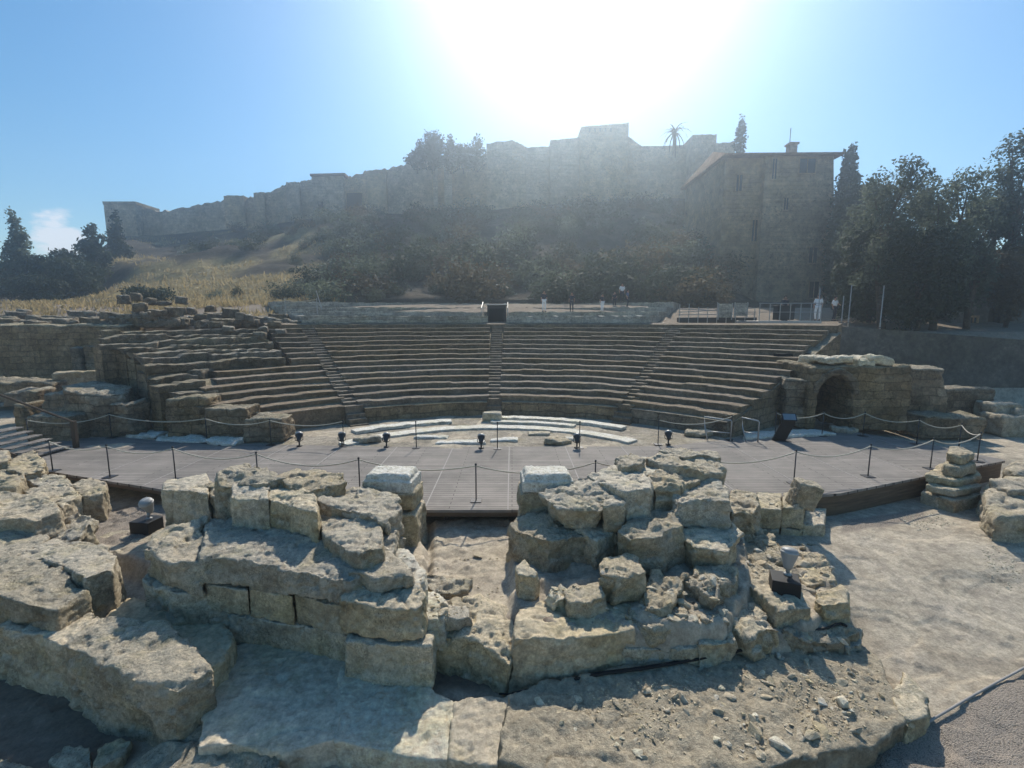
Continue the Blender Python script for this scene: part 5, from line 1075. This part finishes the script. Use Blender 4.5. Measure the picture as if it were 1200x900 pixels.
for (px, yt, yb, w, Y, leaf, kind, nm, lab) in [
    (22, 250, 352, 46, 62, 'leaf_olive', 'conifer', 'conifer_tree', 'tall loose pointed conifer at the far left against the cloud'),
    (-14, 308, 356, 60, 60, 'leaf_brown', 'bushy', 'bushy_tree', 'rusty bushy tree at the very left edge under the conifer'),
    (64, 284, 356, 62, 64, 'leaf_dark', 'round', 'dark_tree', 'dark round tree beside the pointed conifer on the left'),
    (46, 318, 360, 74, 56, 'leaf_dark', 'bushy', 'bushy_tree', 'low dark bushy tree in front of the conifer on the left'),
    (108, 264, 340, 48, 70, 'leaf_dark', 'conifer', 'conifer_tree', 'dark broad conifer left of the square corner tower'),
    (138, 250, 318, 30, 80, 'leaf_dark', 'conifer', 'conifer_tree', 'slim dark conifer standing in front of the square corner tower'),
    (92, 300, 356, 60, 60, 'leaf_dark', 'bushy', 'bushy_tree', 'spreading dark bushy tree under the broad conifer'),
    (-60, 280, 356, 90, 66, 'leaf_dark', 'round', 'dark_tree', 'dark tree mostly outside the left edge of the picture'),
    (170, 333, 362, 66, 46, 'leaf_dark', 'bushy', 'low_shrub', 'wide dark shrub in the dry grass just above the loose stone line'),
    (506, 152, 200, 46, 96, 'leaf_dark', 'bushy', 'dark_tree', 'tallest dark tree of the clump on the fortress wall'), (489, 170, 200, 28, 96, 'leaf_dark', 'bushy', 'dark_tree', 'left low tree of the clump on the fortress wall'),
    (528, 160, 200, 18, 97, 'leaf_dark', 'cypress', 'cypress_tree', 'first slim cypress right of the tallest tree on the fortress wall'), (543, 164, 200, 28, 96, 'leaf_dark', 'bushy', 'dark_tree', 'rounded tree in the middle of the clump on the fortress wall'),
    (559, 160, 198, 22, 97, 'leaf_dark', 'cypress', 'cypress_tree', 'stout cypress at the right end of the clump on the fortress wall'),
    (868, 138, 185, 13, 80, 'leaf_dark', 'cypress', 'cypress_tree', 'lone narrow cypress rising above the big tower house'),
    (990, 180, 366, 36, 58, 'leaf_dark', 'cypress', 'cypress_tree', 'tall dense cypress touching the right side of the big tower house'), (1008, 206, 365, 44, 52, 'leaf_dark', 'round', 'dark_tree', 'dark rounded tree just right of the tall dense cypress'),
    (1020, 214, 384, 70, 40, 'leaf_olive', 'loose', 'loose_tree', 'airy tree squeezed between the cypresses and the tallest airy tree on the right'), (1078, 204, 384, 80, 37, 'leaf_olive', 'loose', 'loose_tree', 'airy tree rising behind the two main airy trees on the right'),
    (1024, 255, 385, 96, 36, 'leaf_dark', 'bushy', 'dark_tree', 'dark dense evergreen filling the corner right of the tower house'),
    (1046, 188, 380, 100, 33, 'leaf_olive', 'loose', 'loose_tree', 'tall airy tree with silvery leaves right of the cypresses'),
    (1106, 206, 385, 100, 32, 'leaf_olive', 'loose', 'loose_tree', 'airy grey green tree in the middle of the trees on the right'), (1144, 234, 385, 60, 33, 'leaf_olive', 'loose', 'loose_tree', 'smaller airy tree left of the gap of bright sky on the right'),
    (1082, 262, 388, 104, 31, 'leaf_dark', 'bushy', 'dark_tree', 'shaded dark tree under the airy trees above the retaining wall'), (1132, 280, 368, 80, 37.5, 'leaf_dark', 'bushy', 'dark_tree', 'shaded dark tree beside the arched doorway building'),
    (1192, 158, 385, 96, 36, 'leaf_olive', 'loose', 'tall_tree', 'big tall tree cut by the right edge of the picture'), (1170, 226, 300, 60, 36.5, 'leaf_dark', 'round', 'dark_tree', 'leaning crown joining the big tree at the right edge'),
    (1186, 276, 380, 56, 34, 'leaf_brown', 'bushy', 'autumn_tree', 'rusty orange tree under the big tree at the right edge'), (1260, 250, 390, 100, 38, 'leaf_dark', 'round', 'dark_tree', 'dark tree outside the right edge behind the arched doorway building')]:
    hpx = abs(yb - yt); i += 1
    dst = Y; nleaf = int(min(20000, max(1500, hpx * w * 2.0))); sz = .0036 * dst * (1.0 if hpx > 60 else .8)
    if kind == 'loose': nleaf = int(nleaf * .62); sz *= .9
    if leaf == 'leaf_dark' and px > 900: sz *= 1.15; nleaf = int(nleaf * 1.4)
    px_tree(nm, lab, 'tree' if nm != 'low_shrub' else 'shrub', px, yt, yb, w, Y, leaf, kind, nleaf, sz, 100 + i)
# palm on the crest
b = D(790, 172, 94); tp = D(790, 155, 94); t = empty('palm_tree', b); tag(t, 'small palm tree standing alone on the skyline right of the ruined keep', 'palm tree'); hh_ = tp[2] - b[2]
MB().tube([(0, 0, -2), (.1, 0, hh_ * .5), (0, 0, hh_)], [.4, .32, .28]).build('trunk', M_['bark'], t, smooth=True)
q = []
for k in range(34):
    a = random.uniform(0, 6.28); el = random.uniform(-.5, 1.3); L = random.uniform(2.8, 3.9); pr = np.array([0, 0, hh_])
    for s in range(4):
        e_ = el - s * .38; nx_ = pr + np.array([math.cos(a) * math.cos(e_), math.sin(a) * math.cos(e_), math.sin(e_)]) * L / 4; sd_ = np.array([-math.sin(a), math.cos(a), 0]) * (.2 - .04 * s); q.append([pr - sd_, pr + sd_, nx_ + sd_ * .7, nx_ - sd_ * .7]); pr = nx_
link('crown', fastquads('crown', np.array(q)), M_['leaf_dark'], t)
# scrub on the slope: individual shrubs sharing meshes
def shrub_mesh(seed, kind):
    rg = random.Random(seed); bl = [(rg.uniform(-.6, .6), rg.uniform(-.6, .6), rg.uniform(.25, .8), rg.uniform(.35, .6), rg.uniform(.35, .6), rg.uniform(.3, .5)) for _ in range(8)] + [(0, 0, .35, .8, .8, .45)]
    return fastquads('shrub', crown_quads(bl, 1900, .056, seed, shell=.4))
SH = {}
for lf in ('leaf_dark', 'leaf_olive', 'leaf_brown'):
    SH[lf] = []
    for k in range(3):
        m = shrub_mesh(300 + k + len(lf), lf); m.materials.append(M_[lf]); SH[lf].append(m)
SL = {'leaf_dark': ('dark evergreen shrub of the dense scrub on the slope under the fortress', 'dark shrubs on the fortress slope'), 'leaf_olive': ('grey green shrub of the scrub on the slope under the fortress', 'grey green shrubs on the fortress slope'), 'leaf_brown': ('brown dry shrub of the scrub on the slope under the fortress', 'brown shrubs on the fortress slope')}
cnt = 0; tries = 0; rs = random.Random(5)
while cnt < 285 and tries < 8000:
    tries += 1; px = rs.uniform(120, 1000); s = rs.uniform(.02, .93)
    dens = sstep(300, 400, px) * .95 + .04 + .4 * (px > 215) * (s > .42)
    if px > 850: continue
    if rs.random() > dens: continue
    Pq = hillpt(np.array([px]), np.array([s]))[0]
    lf = rs.choices(['leaf_dark', 'leaf_olive', 'leaf_brown'], [.5, .28, .22])[0]
    o = bpy.data.objects.new('hillside_shrub', rs.choice(SH[lf])); COL.objects.link(o); tag(o, SL[lf][0], 'shrub', SL[lf][1])
    k = rs.choice([1.2, 1.6, 2.0, 2.5, 3.1]) * (1.0 if px > 380 else .7) * (1.15 if s < .35 and px > 420 else 1); o.scale = (k * rs.uniform(1, 1.5), k, k * rs.uniform(.75, 1.3)); o.rotation_euler = (0, 0, rs.uniform(0, 6.28)); o.location = (Pq[0], Pq[1], Pq[2] - .2 * k); cnt += 1
# ================================================================== FORTRESS
def wallprism(mb, x0, y0, x1, y1, Y0, Y1, dep, yb0, yb1, rag=0.0, seg=6, seed=0):
    """wall front face from pixel (x0, top y0) to (x1, top y1), foot at pixel rows yb0/yb1, thick dep"""
    v = []; f = []
    for k in range(seg + 1):
        t = k / seg; px = x0 + (x1 - x0) * t; Y = Y0 + (Y1 - Y0) * t; tp = D(px, y0 + (y1 - y0) * t, Y); bt = D(px, yb0 + (yb1 - yb0) * t, Y)
        j = rag * vnoise([[k * .9 + seed, seed * 3.1, 0]])[0] if 0 < k < seg else 0
        for (yy, zz) in ((Y, bt[2]), (Y, tp[2] + j), (Y + dep, tp[2] + j), (Y + dep, bt[2])): v.append((tp[0], yy, zz))
    for k in range(seg):
        for m in range(3): f.append((k * 4 + m, k * 4 + m + 1, k * 4 + m + 5, k * 4 + m + 4))
        f.append((k * 4 + 3, k * 4, k * 4 + 4, k * 4 + 7))
    f += [(0, 1, 2, 3), tuple(range(4 * seg + 3, 4 * seg - 1, -1))]; mb.add(v, f)
def fortpart(name, args, parent, mat='fort', **kw):
    mb = MB(); wallprism(mb, *args, **kw); return mb.build(name, M_[mat], parent, off=parent.location)
fw = empty('fortress_wall', D(400, 240, 108)); tag(fw, 'long ruined fortress wall with turrets climbing along the crest of the hill', 'fortress wall')
ct = empty('corner_tower', D(139, 276, 111)); tag(ct, 'plain square tower at the left end of the fortress wall', 'tower')
fortpart('tower_body', (121, 237, 157.5, 237, 111, 111, 7, 284, 284), ct, seg=4)
fortpart('parapet', (120, 236, 158.5, 236, 110.8, 110.8, 7.4, 239.5, 239.5), ct, seg=4)
secs = [(158, 244, 190, 248, 113, 113, 'wall_section'), (190, 248, 225, 241.5, 113, 113, 'wall_section'), (225, 241.5, 262, 234, 113, 112, 'wall_section'), (262, 229.5, 285, 229, 111, 111, 'turret'), (285, 234, 297, 231, 112, 112, 'wall_section'), (297, 226, 309, 225, 110, 110, 'turret'), (309, 227, 336, 215.5, 111, 110, 'wall_section'),
        (335, 213.5, 350, 213, 109, 109, 'turret'), (350, 215, 366, 208.5, 110, 109, 'wall_section'), (365, 206, 402, 205, 107.5, 107.5, 'turret'), (402, 210.5, 413, 206.5, 108, 108, 'wall_section'), (413, 207, 430, 201, 108, 107, 'wall_section'), (430, 200, 452, 197.5, 105, 105, 'turret'), (452, 199, 482, 191, 106, 105, 'wall_section'), (482, 189, 506, 187, 104, 104, 'wall_section'), (506, 187, 532, 186, 102, 102, 'turret'), (532, 188, 572, 180, 103, 103, 'wall_section')]
for q, (x0, y0, x1, y1, Y0, Y1, nm) in enumerate(secs):
    b0, b1 = np.interp(x0, cpx, cpy) + 14, np.interp(x1, cpx, cpy) + 14
    fortpart(nm, (x0, y0, x1, y1, Y0, Y1, 5 if nm == 'turret' else 2.6, b0, b1), fw, rag=.5 if nm != 'turret' else .15, seg=10, seed=q)
fortpart('turret_roof', (363, 203.5, 404, 202.5, 107, 107, 6, 206, 205.5), fw, mat='roof', seg=3)
for (xa_, xb_, yt_, yb_) in [(507, 512, 190, 246), (520, 529, 188, 250)]:
    fortpart('pale_buttress', (xa_, yt_, xb_, yt_, 101.4, 101.4, 1.2, yb_, yb_), fw, mat='terrace', seg=2)
for (xa_, xb_, yt_, yb_, Y_) in [(406, 424, 226, 250, 107.4), (372, 378, 236, 248, 107)]: fortpart('dark_archway', (xa_, yt_, xb_, yt_, Y_, Y_, .3, yb_, yb_), fw, mat='opening', seg=1)
pal = empty('hilltop_palace', D(690, 190, 98)); tag(pal, 'hazy hilltop palace with a ruined keep directly under the sun', 'palace')
for q, (x0, y0, x1, y1, Y0, nm, dp) in enumerate([(570, 168, 600, 164, 101, 'gable_block', 8), (600, 164, 617, 172, 101, 'gable_block', 8), (617, 173, 645, 171, 102, 'curtain_wall', 3), (645, 164, 682, 161, 100, 'long_wing', 7), (681, 149, 737, 143.5, 98, 'keep', 8), (737, 160, 752, 171, 99, 'curtain_wall', 3), (750, 171.5, 815, 170, 99, 'curtain_wall', 3), (812, 158, 840, 157, 96, 'square_block', 6), (838, 168, 862, 166, 92, 'curtain_wall', 3)]):
    b0 = np.interp((x0 + x1) / 2, cpx, cpy) + 16; fortpart(nm, (x0, y0, x1, y1, Y0, Y0, dp, b0, b0), pal, rag=.15, seg=8, seed=50 + q)
for k in range(5):
    x = 690 + k * 6.2; fortpart('window_slit', (x, 150, x + 2.2, 150, 97.9, 97.9, .12, 154, 154), pal, mat='opening', seg=1)
# tower house
def th(px, py, Y=60): return D(px, py, Y)
H0 = D(936, 362, 60); ho = empty('tower_house', H0); tag(ho, 'big tall tower house of old masonry with overhanging tiled roof, right of the hill', 'house'); HL = np.array(ho.location)
xl, xr = D(893, 260, 60)[0], D(970, 260, 60)[0]; ze = D(940, 181, 60)[2]
bt = 1.9
MB().add([(xl - .4, 60 - .5, 1.5), (xr + bt, 60 - .5, 1.5), (xr + bt, 74, 1.5), (xl - .4, 74, 1.5), (xl, 60, ze), (xr, 60, ze), (xr, 74, ze), (xl, 74, ze)], [(3, 2, 1, 0), (4, 5, 6, 7), (0, 1, 5, 4), (1, 2, 6, 5), (2, 3, 7, 6), (3, 0, 4, 7)]).build('wall', M_['housew'], ho, off=HL)
MB().box(xl + .1, xr + .15, 59.8, 60.2, ze * .78, ze * .78 + .25, .04).build('string_course', M_['housew'], ho, off=HL)
x2 = D(845, 260, 60.9)[0]; z2 = ze
MB().box(x2, xl + .3, 60.7, 73.9, 1.5, z2 - .003).build('side_wing', M_['housew'], ho, off=HL)
def hip(x0, x1, y0, y1, z, rise, over):
    v = [(x0 - over, y0 - over, z), (x1 + over, y0 - over, z), (x1 + over, y1 + over, z), (x0 - over, y1 + over, z), (x0 + (x1 - x0) * .35, (y0 + y1) / 2, z + rise), (x0 + (x1 - x0) * .6, (y0 + y1) / 2, z + rise)]
    v += [(q[0], q[1], q[2] - .25) for q in v[:4]]
    return v, [(0, 1, 5, 4), (1, 2, 5), (2, 3, 4, 5), (3, 0, 4), (0, 6, 7, 1), (1, 7, 8, 2), (2, 8, 9, 3), (3, 9, 6, 0), (6, 9, 8, 7)]
rv = [(x2 - .5, 59.5, ze + .02), (xr + .9, 59.2, ze + .02), (xr + .9, 74.8, ze + .02), (x2 - .5, 74.8, ze + .02), (x2 + .6, 66, ze + 2.3), (x2 + (xr - x2) * .52, 66, ze + 1.9)]
rv += [(q[0], q[1], q[2] - .22) for q in rv[:4]]
rf = MB().add(rv, [(0, 1, 5, 4), (1, 2, 5), (2, 3, 4, 5), (3, 0, 4), (0, 6, 7, 1), (1, 7, 8, 2), (2, 8, 9, 3), (3, 9, 6, 0), (6, 9, 8, 7)]).build('roof', M_['roof'], ho, off=HL)
cz = ze + 1.1; cx_ = D(928, 170, 66)[0]
MB().box(cx_ - .5, cx_ + .5, 65.5, 66.5, cz - .3, cz + 2.0, .05).box(cx_ - .65, cx_ + .65, 65.35, 66.65, cz + 2.003, cz + 2.25, .03).build('chimney', M_['housew'], rf, off=HL)
MB().tube([(cx_ - .3, 66, cz + 2), (cx_ - .3, 66, cz + 4.2)], .05).build('aerial', M_['dark'], rf, off=HL)
def win(x0, x1, y0, y1, Y, par, LO, frame=True, nm='window'):
    a, b = D(x0, y1, Y), D(x1, y0, Y); w = empty if False else None
    mb = MB(); t_ = .14
    mb.box(a[0] - t_, a[0], Y - .1, Y + .12, a[2] - t_, b[2] + t_).box(b[0], b[0] + t_, Y - .1, Y + .12, a[2] - t_, b[2] + t_).box(a[0] + .003, b[0] - .003, Y - .1, Y + .12, b[2], b[2] + t_).box(a[0] + .003, b[0] - .003, Y - .16, Y + .12, a[2] - t_, a[2])
    mx = (a[0] + b[0]) / 2; mb.box(mx - .04, mx + .04, Y - .06, Y - .02, a[2] + .002, b[2] - .002)
    o = mb.build(nm, M_['housew'], par, off=LO)
    MB().box(a[0], b[0], Y - .018, Y - .006, a[2], b[2]).build('pane', M_['glass'], o, off=LO)
for q in [(947, 958, 290, 308), (947, 960, 330, 349), (936, 956, 186, 203), (904, 911, 186, 210), (918, 924, 232, 246)]: win(*q, 60 - .5 * (q[2] - 181) / 185 - .05, ho, HL)
for q in [(880, 888, 258, 283), (862, 870, 205, 224)]: win(*q, 60.66, ho, HL)
# arched doorway building at the right
ab = empty('arched_building', D(1175, 395, 36)); tag(ab, 'low dark building with an arched doorway under the trees at the right edge', 'building'); AL = np.array(ab.location)
xa, xb = D(1112, 395, 36)[0], D(1300, 395, 36)[0]; zt2 = D(1160, 322, 36)[2]
zb0 = D(1160, 398, 36)[2]; aL, aR = D(1157, 380, 36)[0], D(1170, 380, 36)[0]
v, f = archwall(0, 1, 1, .2, .8, .5, 0, 1)
def archwall2(x0, x1, zbm, ztop, ax0, ax1, spring, Y, d):
    v, f = archwall(x0, x1, ztop, ax0, ax1, spring, Y, d); return [(q[0], q[1], max(q[2], zbm)) for q in v], f
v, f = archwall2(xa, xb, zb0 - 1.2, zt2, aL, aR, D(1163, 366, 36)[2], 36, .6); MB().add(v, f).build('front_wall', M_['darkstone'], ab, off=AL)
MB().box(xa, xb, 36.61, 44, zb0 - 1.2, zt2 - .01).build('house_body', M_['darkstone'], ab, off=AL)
MB().box(aL, aR, 36.4, 36.6, zb0 - 1, D(1163, 352, 36)[2] + .2).build('door', M_['timber'], ab, off=AL)
MB().add(*hip(xa, xb, 36, 44, zt2 + .02, 1.2, .5)).build('roof', M_['roof'], ab, off=AL)
win(1134, 1144, 372, 392, 36, ab, AL)
MB().box(D(1140, 340, 35)[0], D(1146, 340, 35)[0], 35.9, 35.99, D(1140, 352, 36)[2], D(1140, 345, 36)[2]).build('wall_lantern', M_['alu'], ab, off=AL)

# ================================================================== PLATFORM, SCREENS, POLES
pf_ = empty('viewing_platform', D(925, 376, 30)); tag(pf_, 'railed viewing platform on top of the right end of the seat bank', 'platform'); PL = np.array(pf_.location)
xa, xb = D(889, 376, 30)[0], D(963, 376, 30)[0]; zd = D(925, 376, 30)[2]
MB().box(xa, xb, 30, 33, zd - .22, zd, .02).build('deck', M_['alu'], pf_, off=PL)
MB().box(xa + .3, xb - .3, 30.3, 32.8, 3.3, zd - .223).build('undercroft', M_['opening'], pf_, off=PL)
for k in range(7):
    x = xa + .05 + (xb - xa - .1) * k / 6; MB().tube([(x, 30.06, zd), (x, 30.06, zd + 1.1)], .025, 6).build('rail_post', M_['alu'], pf_, off=PL)
MB().tube([(xa, 30.06, zd + 1.1), (xb, 30.06, zd + 1.1)], .03, 6).build('top_rail', M_['alu'], pf_, off=PL)
MB().tube([(xa, 30.06, zd + .55), (xb, 30.06, zd + .55)], .02, 6).build('mid_rail', M_['alu'], pf_, off=PL)
t = D(912, 372, 32); cb = empty('equipment_cabinet', (t[0], 31.4, zd)); tag(cb, 'dark equipment cabinet standing on the viewing platform', 'cabinet')
MB().box(-.55, .55, -.3, .3, .06, .95, .02).build('casing', M_['black'], cb); MB().box(-.5, .5, -.33, -.303, .1, .9, .005).build('door', M_['dark'], cb); MB().box(-.6, .6, -.35, .35, .953, 1.0, .01).build('lid', M_['dark'], cb)
for (x0, x1, y0, y1, lab) in [(842, 858, 356, 373, 'left pale board screen leaning left of the viewing platform'), (861, 876, 355, 371, 'right pale board screen leaning left of the viewing platform')]:
    a, b = D(x0, y1, 33), D(x1, y0, 33); t = empty('board_screen', (a[0], 33, a[2])); tag(t, lab, 'board')
    w, h = b[0] - a[0], b[2] - a[2]
    MB().box(0, w, 0, .04, .05, h, .01).build('sheet', M_['terrace'], t); MB().box(-.05, -.003, -.02, .05, -.1, h + .05).box(w + .003, w + .05, -.02, .05, -.1, h + .05).build('frame', M_['alu'], t)
sc = empty('scaffold_rail', D(840, 372, 34)); tag(sc, 'low tangle of grey scaffold rails behind the top rows left of the platform', 'scaffold'); SLc = np.array(sc.location)
for k in range(9):
    x = D(796 + k * 11, 372, 34)[0]; z = D(800, 374, 34)[2]; MB().tube([(x, 34, z - .4), (x, 34, z + random.uniform(.7, 1.2))], .03, 6).build('upright', M_['alu'], sc, off=SLc)
for (y0, y1) in [(362, 366), (369, 368), (366, 361)]: MB().tube([D(794, y0, 34.05), D(886, y1, 34.05)], .03, 6).build('rail', M_['alu'], sc, off=SLc)
mb = MB(); a, b = D(796, 372, 34.4), D(886, 376, 34.4); mb.box(a[0], b[0], 34.3, 34.9, 3.6, a[2], .02); mb.build('base_beam', M_['dark'], sc, off=SLc)
for (px, yt, yb, Y, lab) in [(994, 334, 378, 31, 'thin pale pole nearest the tower house on the right'), (1031, 335, 384, 30, 'thin pale pole standing above the retaining wall under the trees'), (986, 347, 378, 32, 'short pale pole left of the two tall thin poles'), (958, 338, 376, 30.5, 'pale pole at the right end of the viewing platform')]:
    b, tp = D(px, yb, Y), D(px, yt, Y); t = empty('thin_pole', b); tag(t, lab, 'pole')
    MB().lathe([(.045, -.5), (.045, .3), (.03, .35), (.028, tp[2] - b[2]), (.0, tp[2] - b[2] + .03)], 8).build('shaft', M_['alu'], t, smooth=True); MB().box(-.12, .12, -.12, .12, -.02, .03, .005).build('foot', M_['dark'], t)
for (x0, x1, lab) in [(335, 372, 'thin rail with crossed struts at the left end of the upper terrace')]:
    a, b = D(x0, 368, 33), D(x1, 368, 33); t = empty('terrace_rail', a); tag(t, lab, 'rail'); w = b[0] - a[0]
    MB().tube([(0, 0, 0), (0, 0, 1.1)], .03, 6).tube([(w, 0, 0), (w, 0, 1.1)], .03, 6).tube([(w, 0, 1.6), (w * 1.15, 0, .3)], .03, 6).build('posts', M_['alu'], t); MB().tube([(0, 0, .95), (w * .5, 0, .85), (w, 0, 1.0)], .02, 6).build('top_rail', M_['rope'], t)

# ================================================================== PEOPLE
def skin(name, pts, edges, rad, mat, parent, sub=1):
    me = bpy.data.meshes.new(name); me.from_pydata(pts, edges, []); me.update()
    o = bpy.data.objects.new(name, me); COL.objects.link(o)
    m = o.modifiers.new('s', 'SKIN'); o.modifiers.new('u', 'SUBSURF').levels = sub; o.modifiers['u'].render_levels = sub
    for i, r in enumerate(rad):
        me.skin_vertices[0].data[i].radius = (r, r) if not isinstance(r, tuple) else r
    me.skin_vertices[0].data[0].use_root = True
    SKQ.append((o, mat)); o.parent = parent; return o
SKQ = []
def person(label, p, facing, shirt, trousers, h=1.7, sit=False, arm=0.0, bag=False):
    t = empty('person', p, facing); tag(t, label, 'person'); k = h / 1.72
    J = dict(pel=(0, 0, .95), wai=(0, -.01, 1.1), che=(0, .01, 1.32), nec=(0, 0, 1.47), hea=(0, -.02, 1.58), top=(0, -.01, 1.69), ls=(.17, 0, 1.41), le=(.23, .03 - arm * .1, 1.14 + arm * .1), lw=(.22, -.06 - arm * .25, .9 + arm * .35), lh=(.22, -.09 - arm * .3, .82 + arm * .4), rs=(-.17, 0, 1.41), re=(-.24, .03, 1.14), rw=(-.23, -.05, .9), rh=(-.23, -.07, .82),
             lt=(.09, 0, .92), lk=(.1, -.03, .5), la=(.1, .03, .09), lf=(.11, -.12, .04), rt=(-.09, 0, .92), rk=(-.12, -.08, .5), ra=(-.11, .02, .09), rf=(-.13, -.13, .04))
    rr = dict(pel=(.15, .11), wai=(.135, .1), che=(.16, .11), nec=.055, hea=(.078, .095), top=.06, ls=.06, le=.044, lw=.033, lh=.036, rs=.06, re=.044, rw=.033, rh=.036, lt=.085, lk=.058, la=.04, lf=.035, rt=.085, rk=.058, ra=.04, rf=.035)
    E = [('pel', 'wai'), ('wai', 'che'), ('che', 'nec'), ('nec', 'hea'), ('hea', 'top'), ('che', 'ls'), ('ls', 'le'), ('le', 'lw'), ('lw', 'lh'), ('che', 'rs'), ('rs', 're'), ('re', 'rw'), ('rw', 'rh'), ('pel', 'lt'), ('lt', 'lk'), ('lk', 'la'), ('la', 'lf'), ('pel', 'rt'), ('rt', 'rk'), ('rk', 'ra'), ('ra', 'rf')]
    def sub(keys, es, grow, nm, mat):
        ix = {q: i for i, q in enumerate(keys)}
        return skin(nm, [tuple(c * k for c in J[q]) for q in keys], [(ix[a], ix[b]) for a, b in es], [tuple(x * k * grow for x in rr[q]) if isinstance(rr[q], tuple) else rr[q] * k * grow for q in keys], M_[mat], t)
    sub(list(J), E, 1.0, 'body', 'skin')
    sub(['pel', 'wai', 'che', 'ls', 'le', 'rs', 're'], [('pel', 'wai'), ('wai', 'che'), ('che', 'ls'), ('ls', 'le'), ('che', 'rs'), ('rs', 're')], 1.14, 'shirt', shirt)
    sub(['pel', 'lt', 'lk', 'la', 'rt', 'rk', 'ra'], [('pel', 'lt'), ('lt', 'lk'), ('lk', 'la'), ('pel', 'rt'), ('rt', 'rk'), ('rk', 'ra')], 1.16, 'trousers', trousers)
    MB().lathe([(.0, -.02), (.086, -.01), (.092, .05), (.07, .1), (.0, .125)], 12, Matrix.Translation((0, .015 * k, 1.6 * k)) @ Matrix.Scale(k, 4)).build('hair', M_['hair'], t, smooth=True)
    for s in (-1, 1): MB().box(s * .11 * k - .045 * k, s * .11 * k + .045 * k, -.2 * k, .08 * k, .0, .08 * k, .02).build('shoe', M_['black'], t)
    MB().box(-.02, .02, -.125 * k, -.1 * k, 1.56 * k, 1.6 * k, .008).build('nose', M_['skin'], t)
    return t
def terr(px, Yq):
    zt_ = {33: 4.42, 37: D(578, 370.3, 33.4)[2] + .02, 41: D(578, 365.6, 37.2)[2] + .02, 45: D(578, 360.8, 41)[2] + .02}
    x = D(px, 360, Yq)[0]; r = math.hypot(x - CX, Yq - CY)
    z = 4.42
    for Yc, yt in ((33.4, 370.3), (37.2, 365.6), (41, 360.8), (45, 355.6)):
        if r > Yc - CY: z = D(578, yt, Yc)[2] + .02
    return (x, Yq, z)
person('person in dark shirt and pale trousers standing alone on the terrace nearest the stair gate', terr(637.5, 38), R(10), 'cloth_d', 'cloth_w')
person('person in dark clothes with pale shorts on the terrace right of the lone standing person', terr(670, 38.5), R(-20), 'cloth_d', 'cloth_d', 1.6)
person('small person in dark shirt and white trousers left of the group on the terrace', terr(705.5, 39), R(30), 'cloth_d', 'cloth_w', 1.5)
person('person in dark clothes at the left of the terrace group', terr(720, 43), R(-30), 'cloth_d', 'cloth_d', 1.5, arm=.5)
person('tallest person in a white top in the middle of the terrace group', terr(728.5, 43.5), R(0), 'cloth_w', 'cloth_d', 1.75)
person('person in blue shirt at the right of the terrace group', terr(735, 42), R(60), 'cloth_b', 'cloth_d', 1.6)
person('person in a long white top beside the pole at the platform end', (D(957.5, 374, 31)[0], 31, zd), R(-40), 'cloth_w', 'cloth_w', 1.7)
person('person in a white shirt standing right of the viewing platform', (D(977, 374, 33)[0], 33, D(977, 376, 33)[2]), R(20), 'cloth_w', 'cloth_d', 1.7, arm=.6)
person('person in dark clothes behind the cabinet on the viewing platform', (D(918.5, 374, 32.2)[0], 32.2, zd), R(0), 'cloth_d', 'cloth_d', 1.7)
dg = bpy.context.evaluated_depsgraph_get(); dg.update()
for o, m in SKQ:
    me = bpy.data.meshes.new_from_object(o.evaluated_get(dg)); o.modifiers.clear(); o.data = me; me.materials.clear(); me.materials.append(m); me.polygons.foreach_set('use_smooth', [True] * len(me.polygons))
finish_rocks()

# ================================================================== HAZE
hz = MB().box(-140, 140, -12, 150, -9, 52).build('haze', None); tag(hz, kind='stuff')
m = bpy.data.materials.new('haze'); m.use_nodes = True; nt = m.node_tree; nt.nodes.clear(); o_ = nt.nodes.new('ShaderNodeOutputMaterial')
pv = nt.nodes.new('ShaderNodeVolumePrincipled'); pv.inputs['Color'].default_value = (.70, .85, 1, 1); pv.inputs['Density'].default_value = .0026; pv.inputs['Anisotropy'].default_value = .84
nt.links.new(pv.outputs[0], o_.inputs['Volume']); hz.data.materials.append(m)
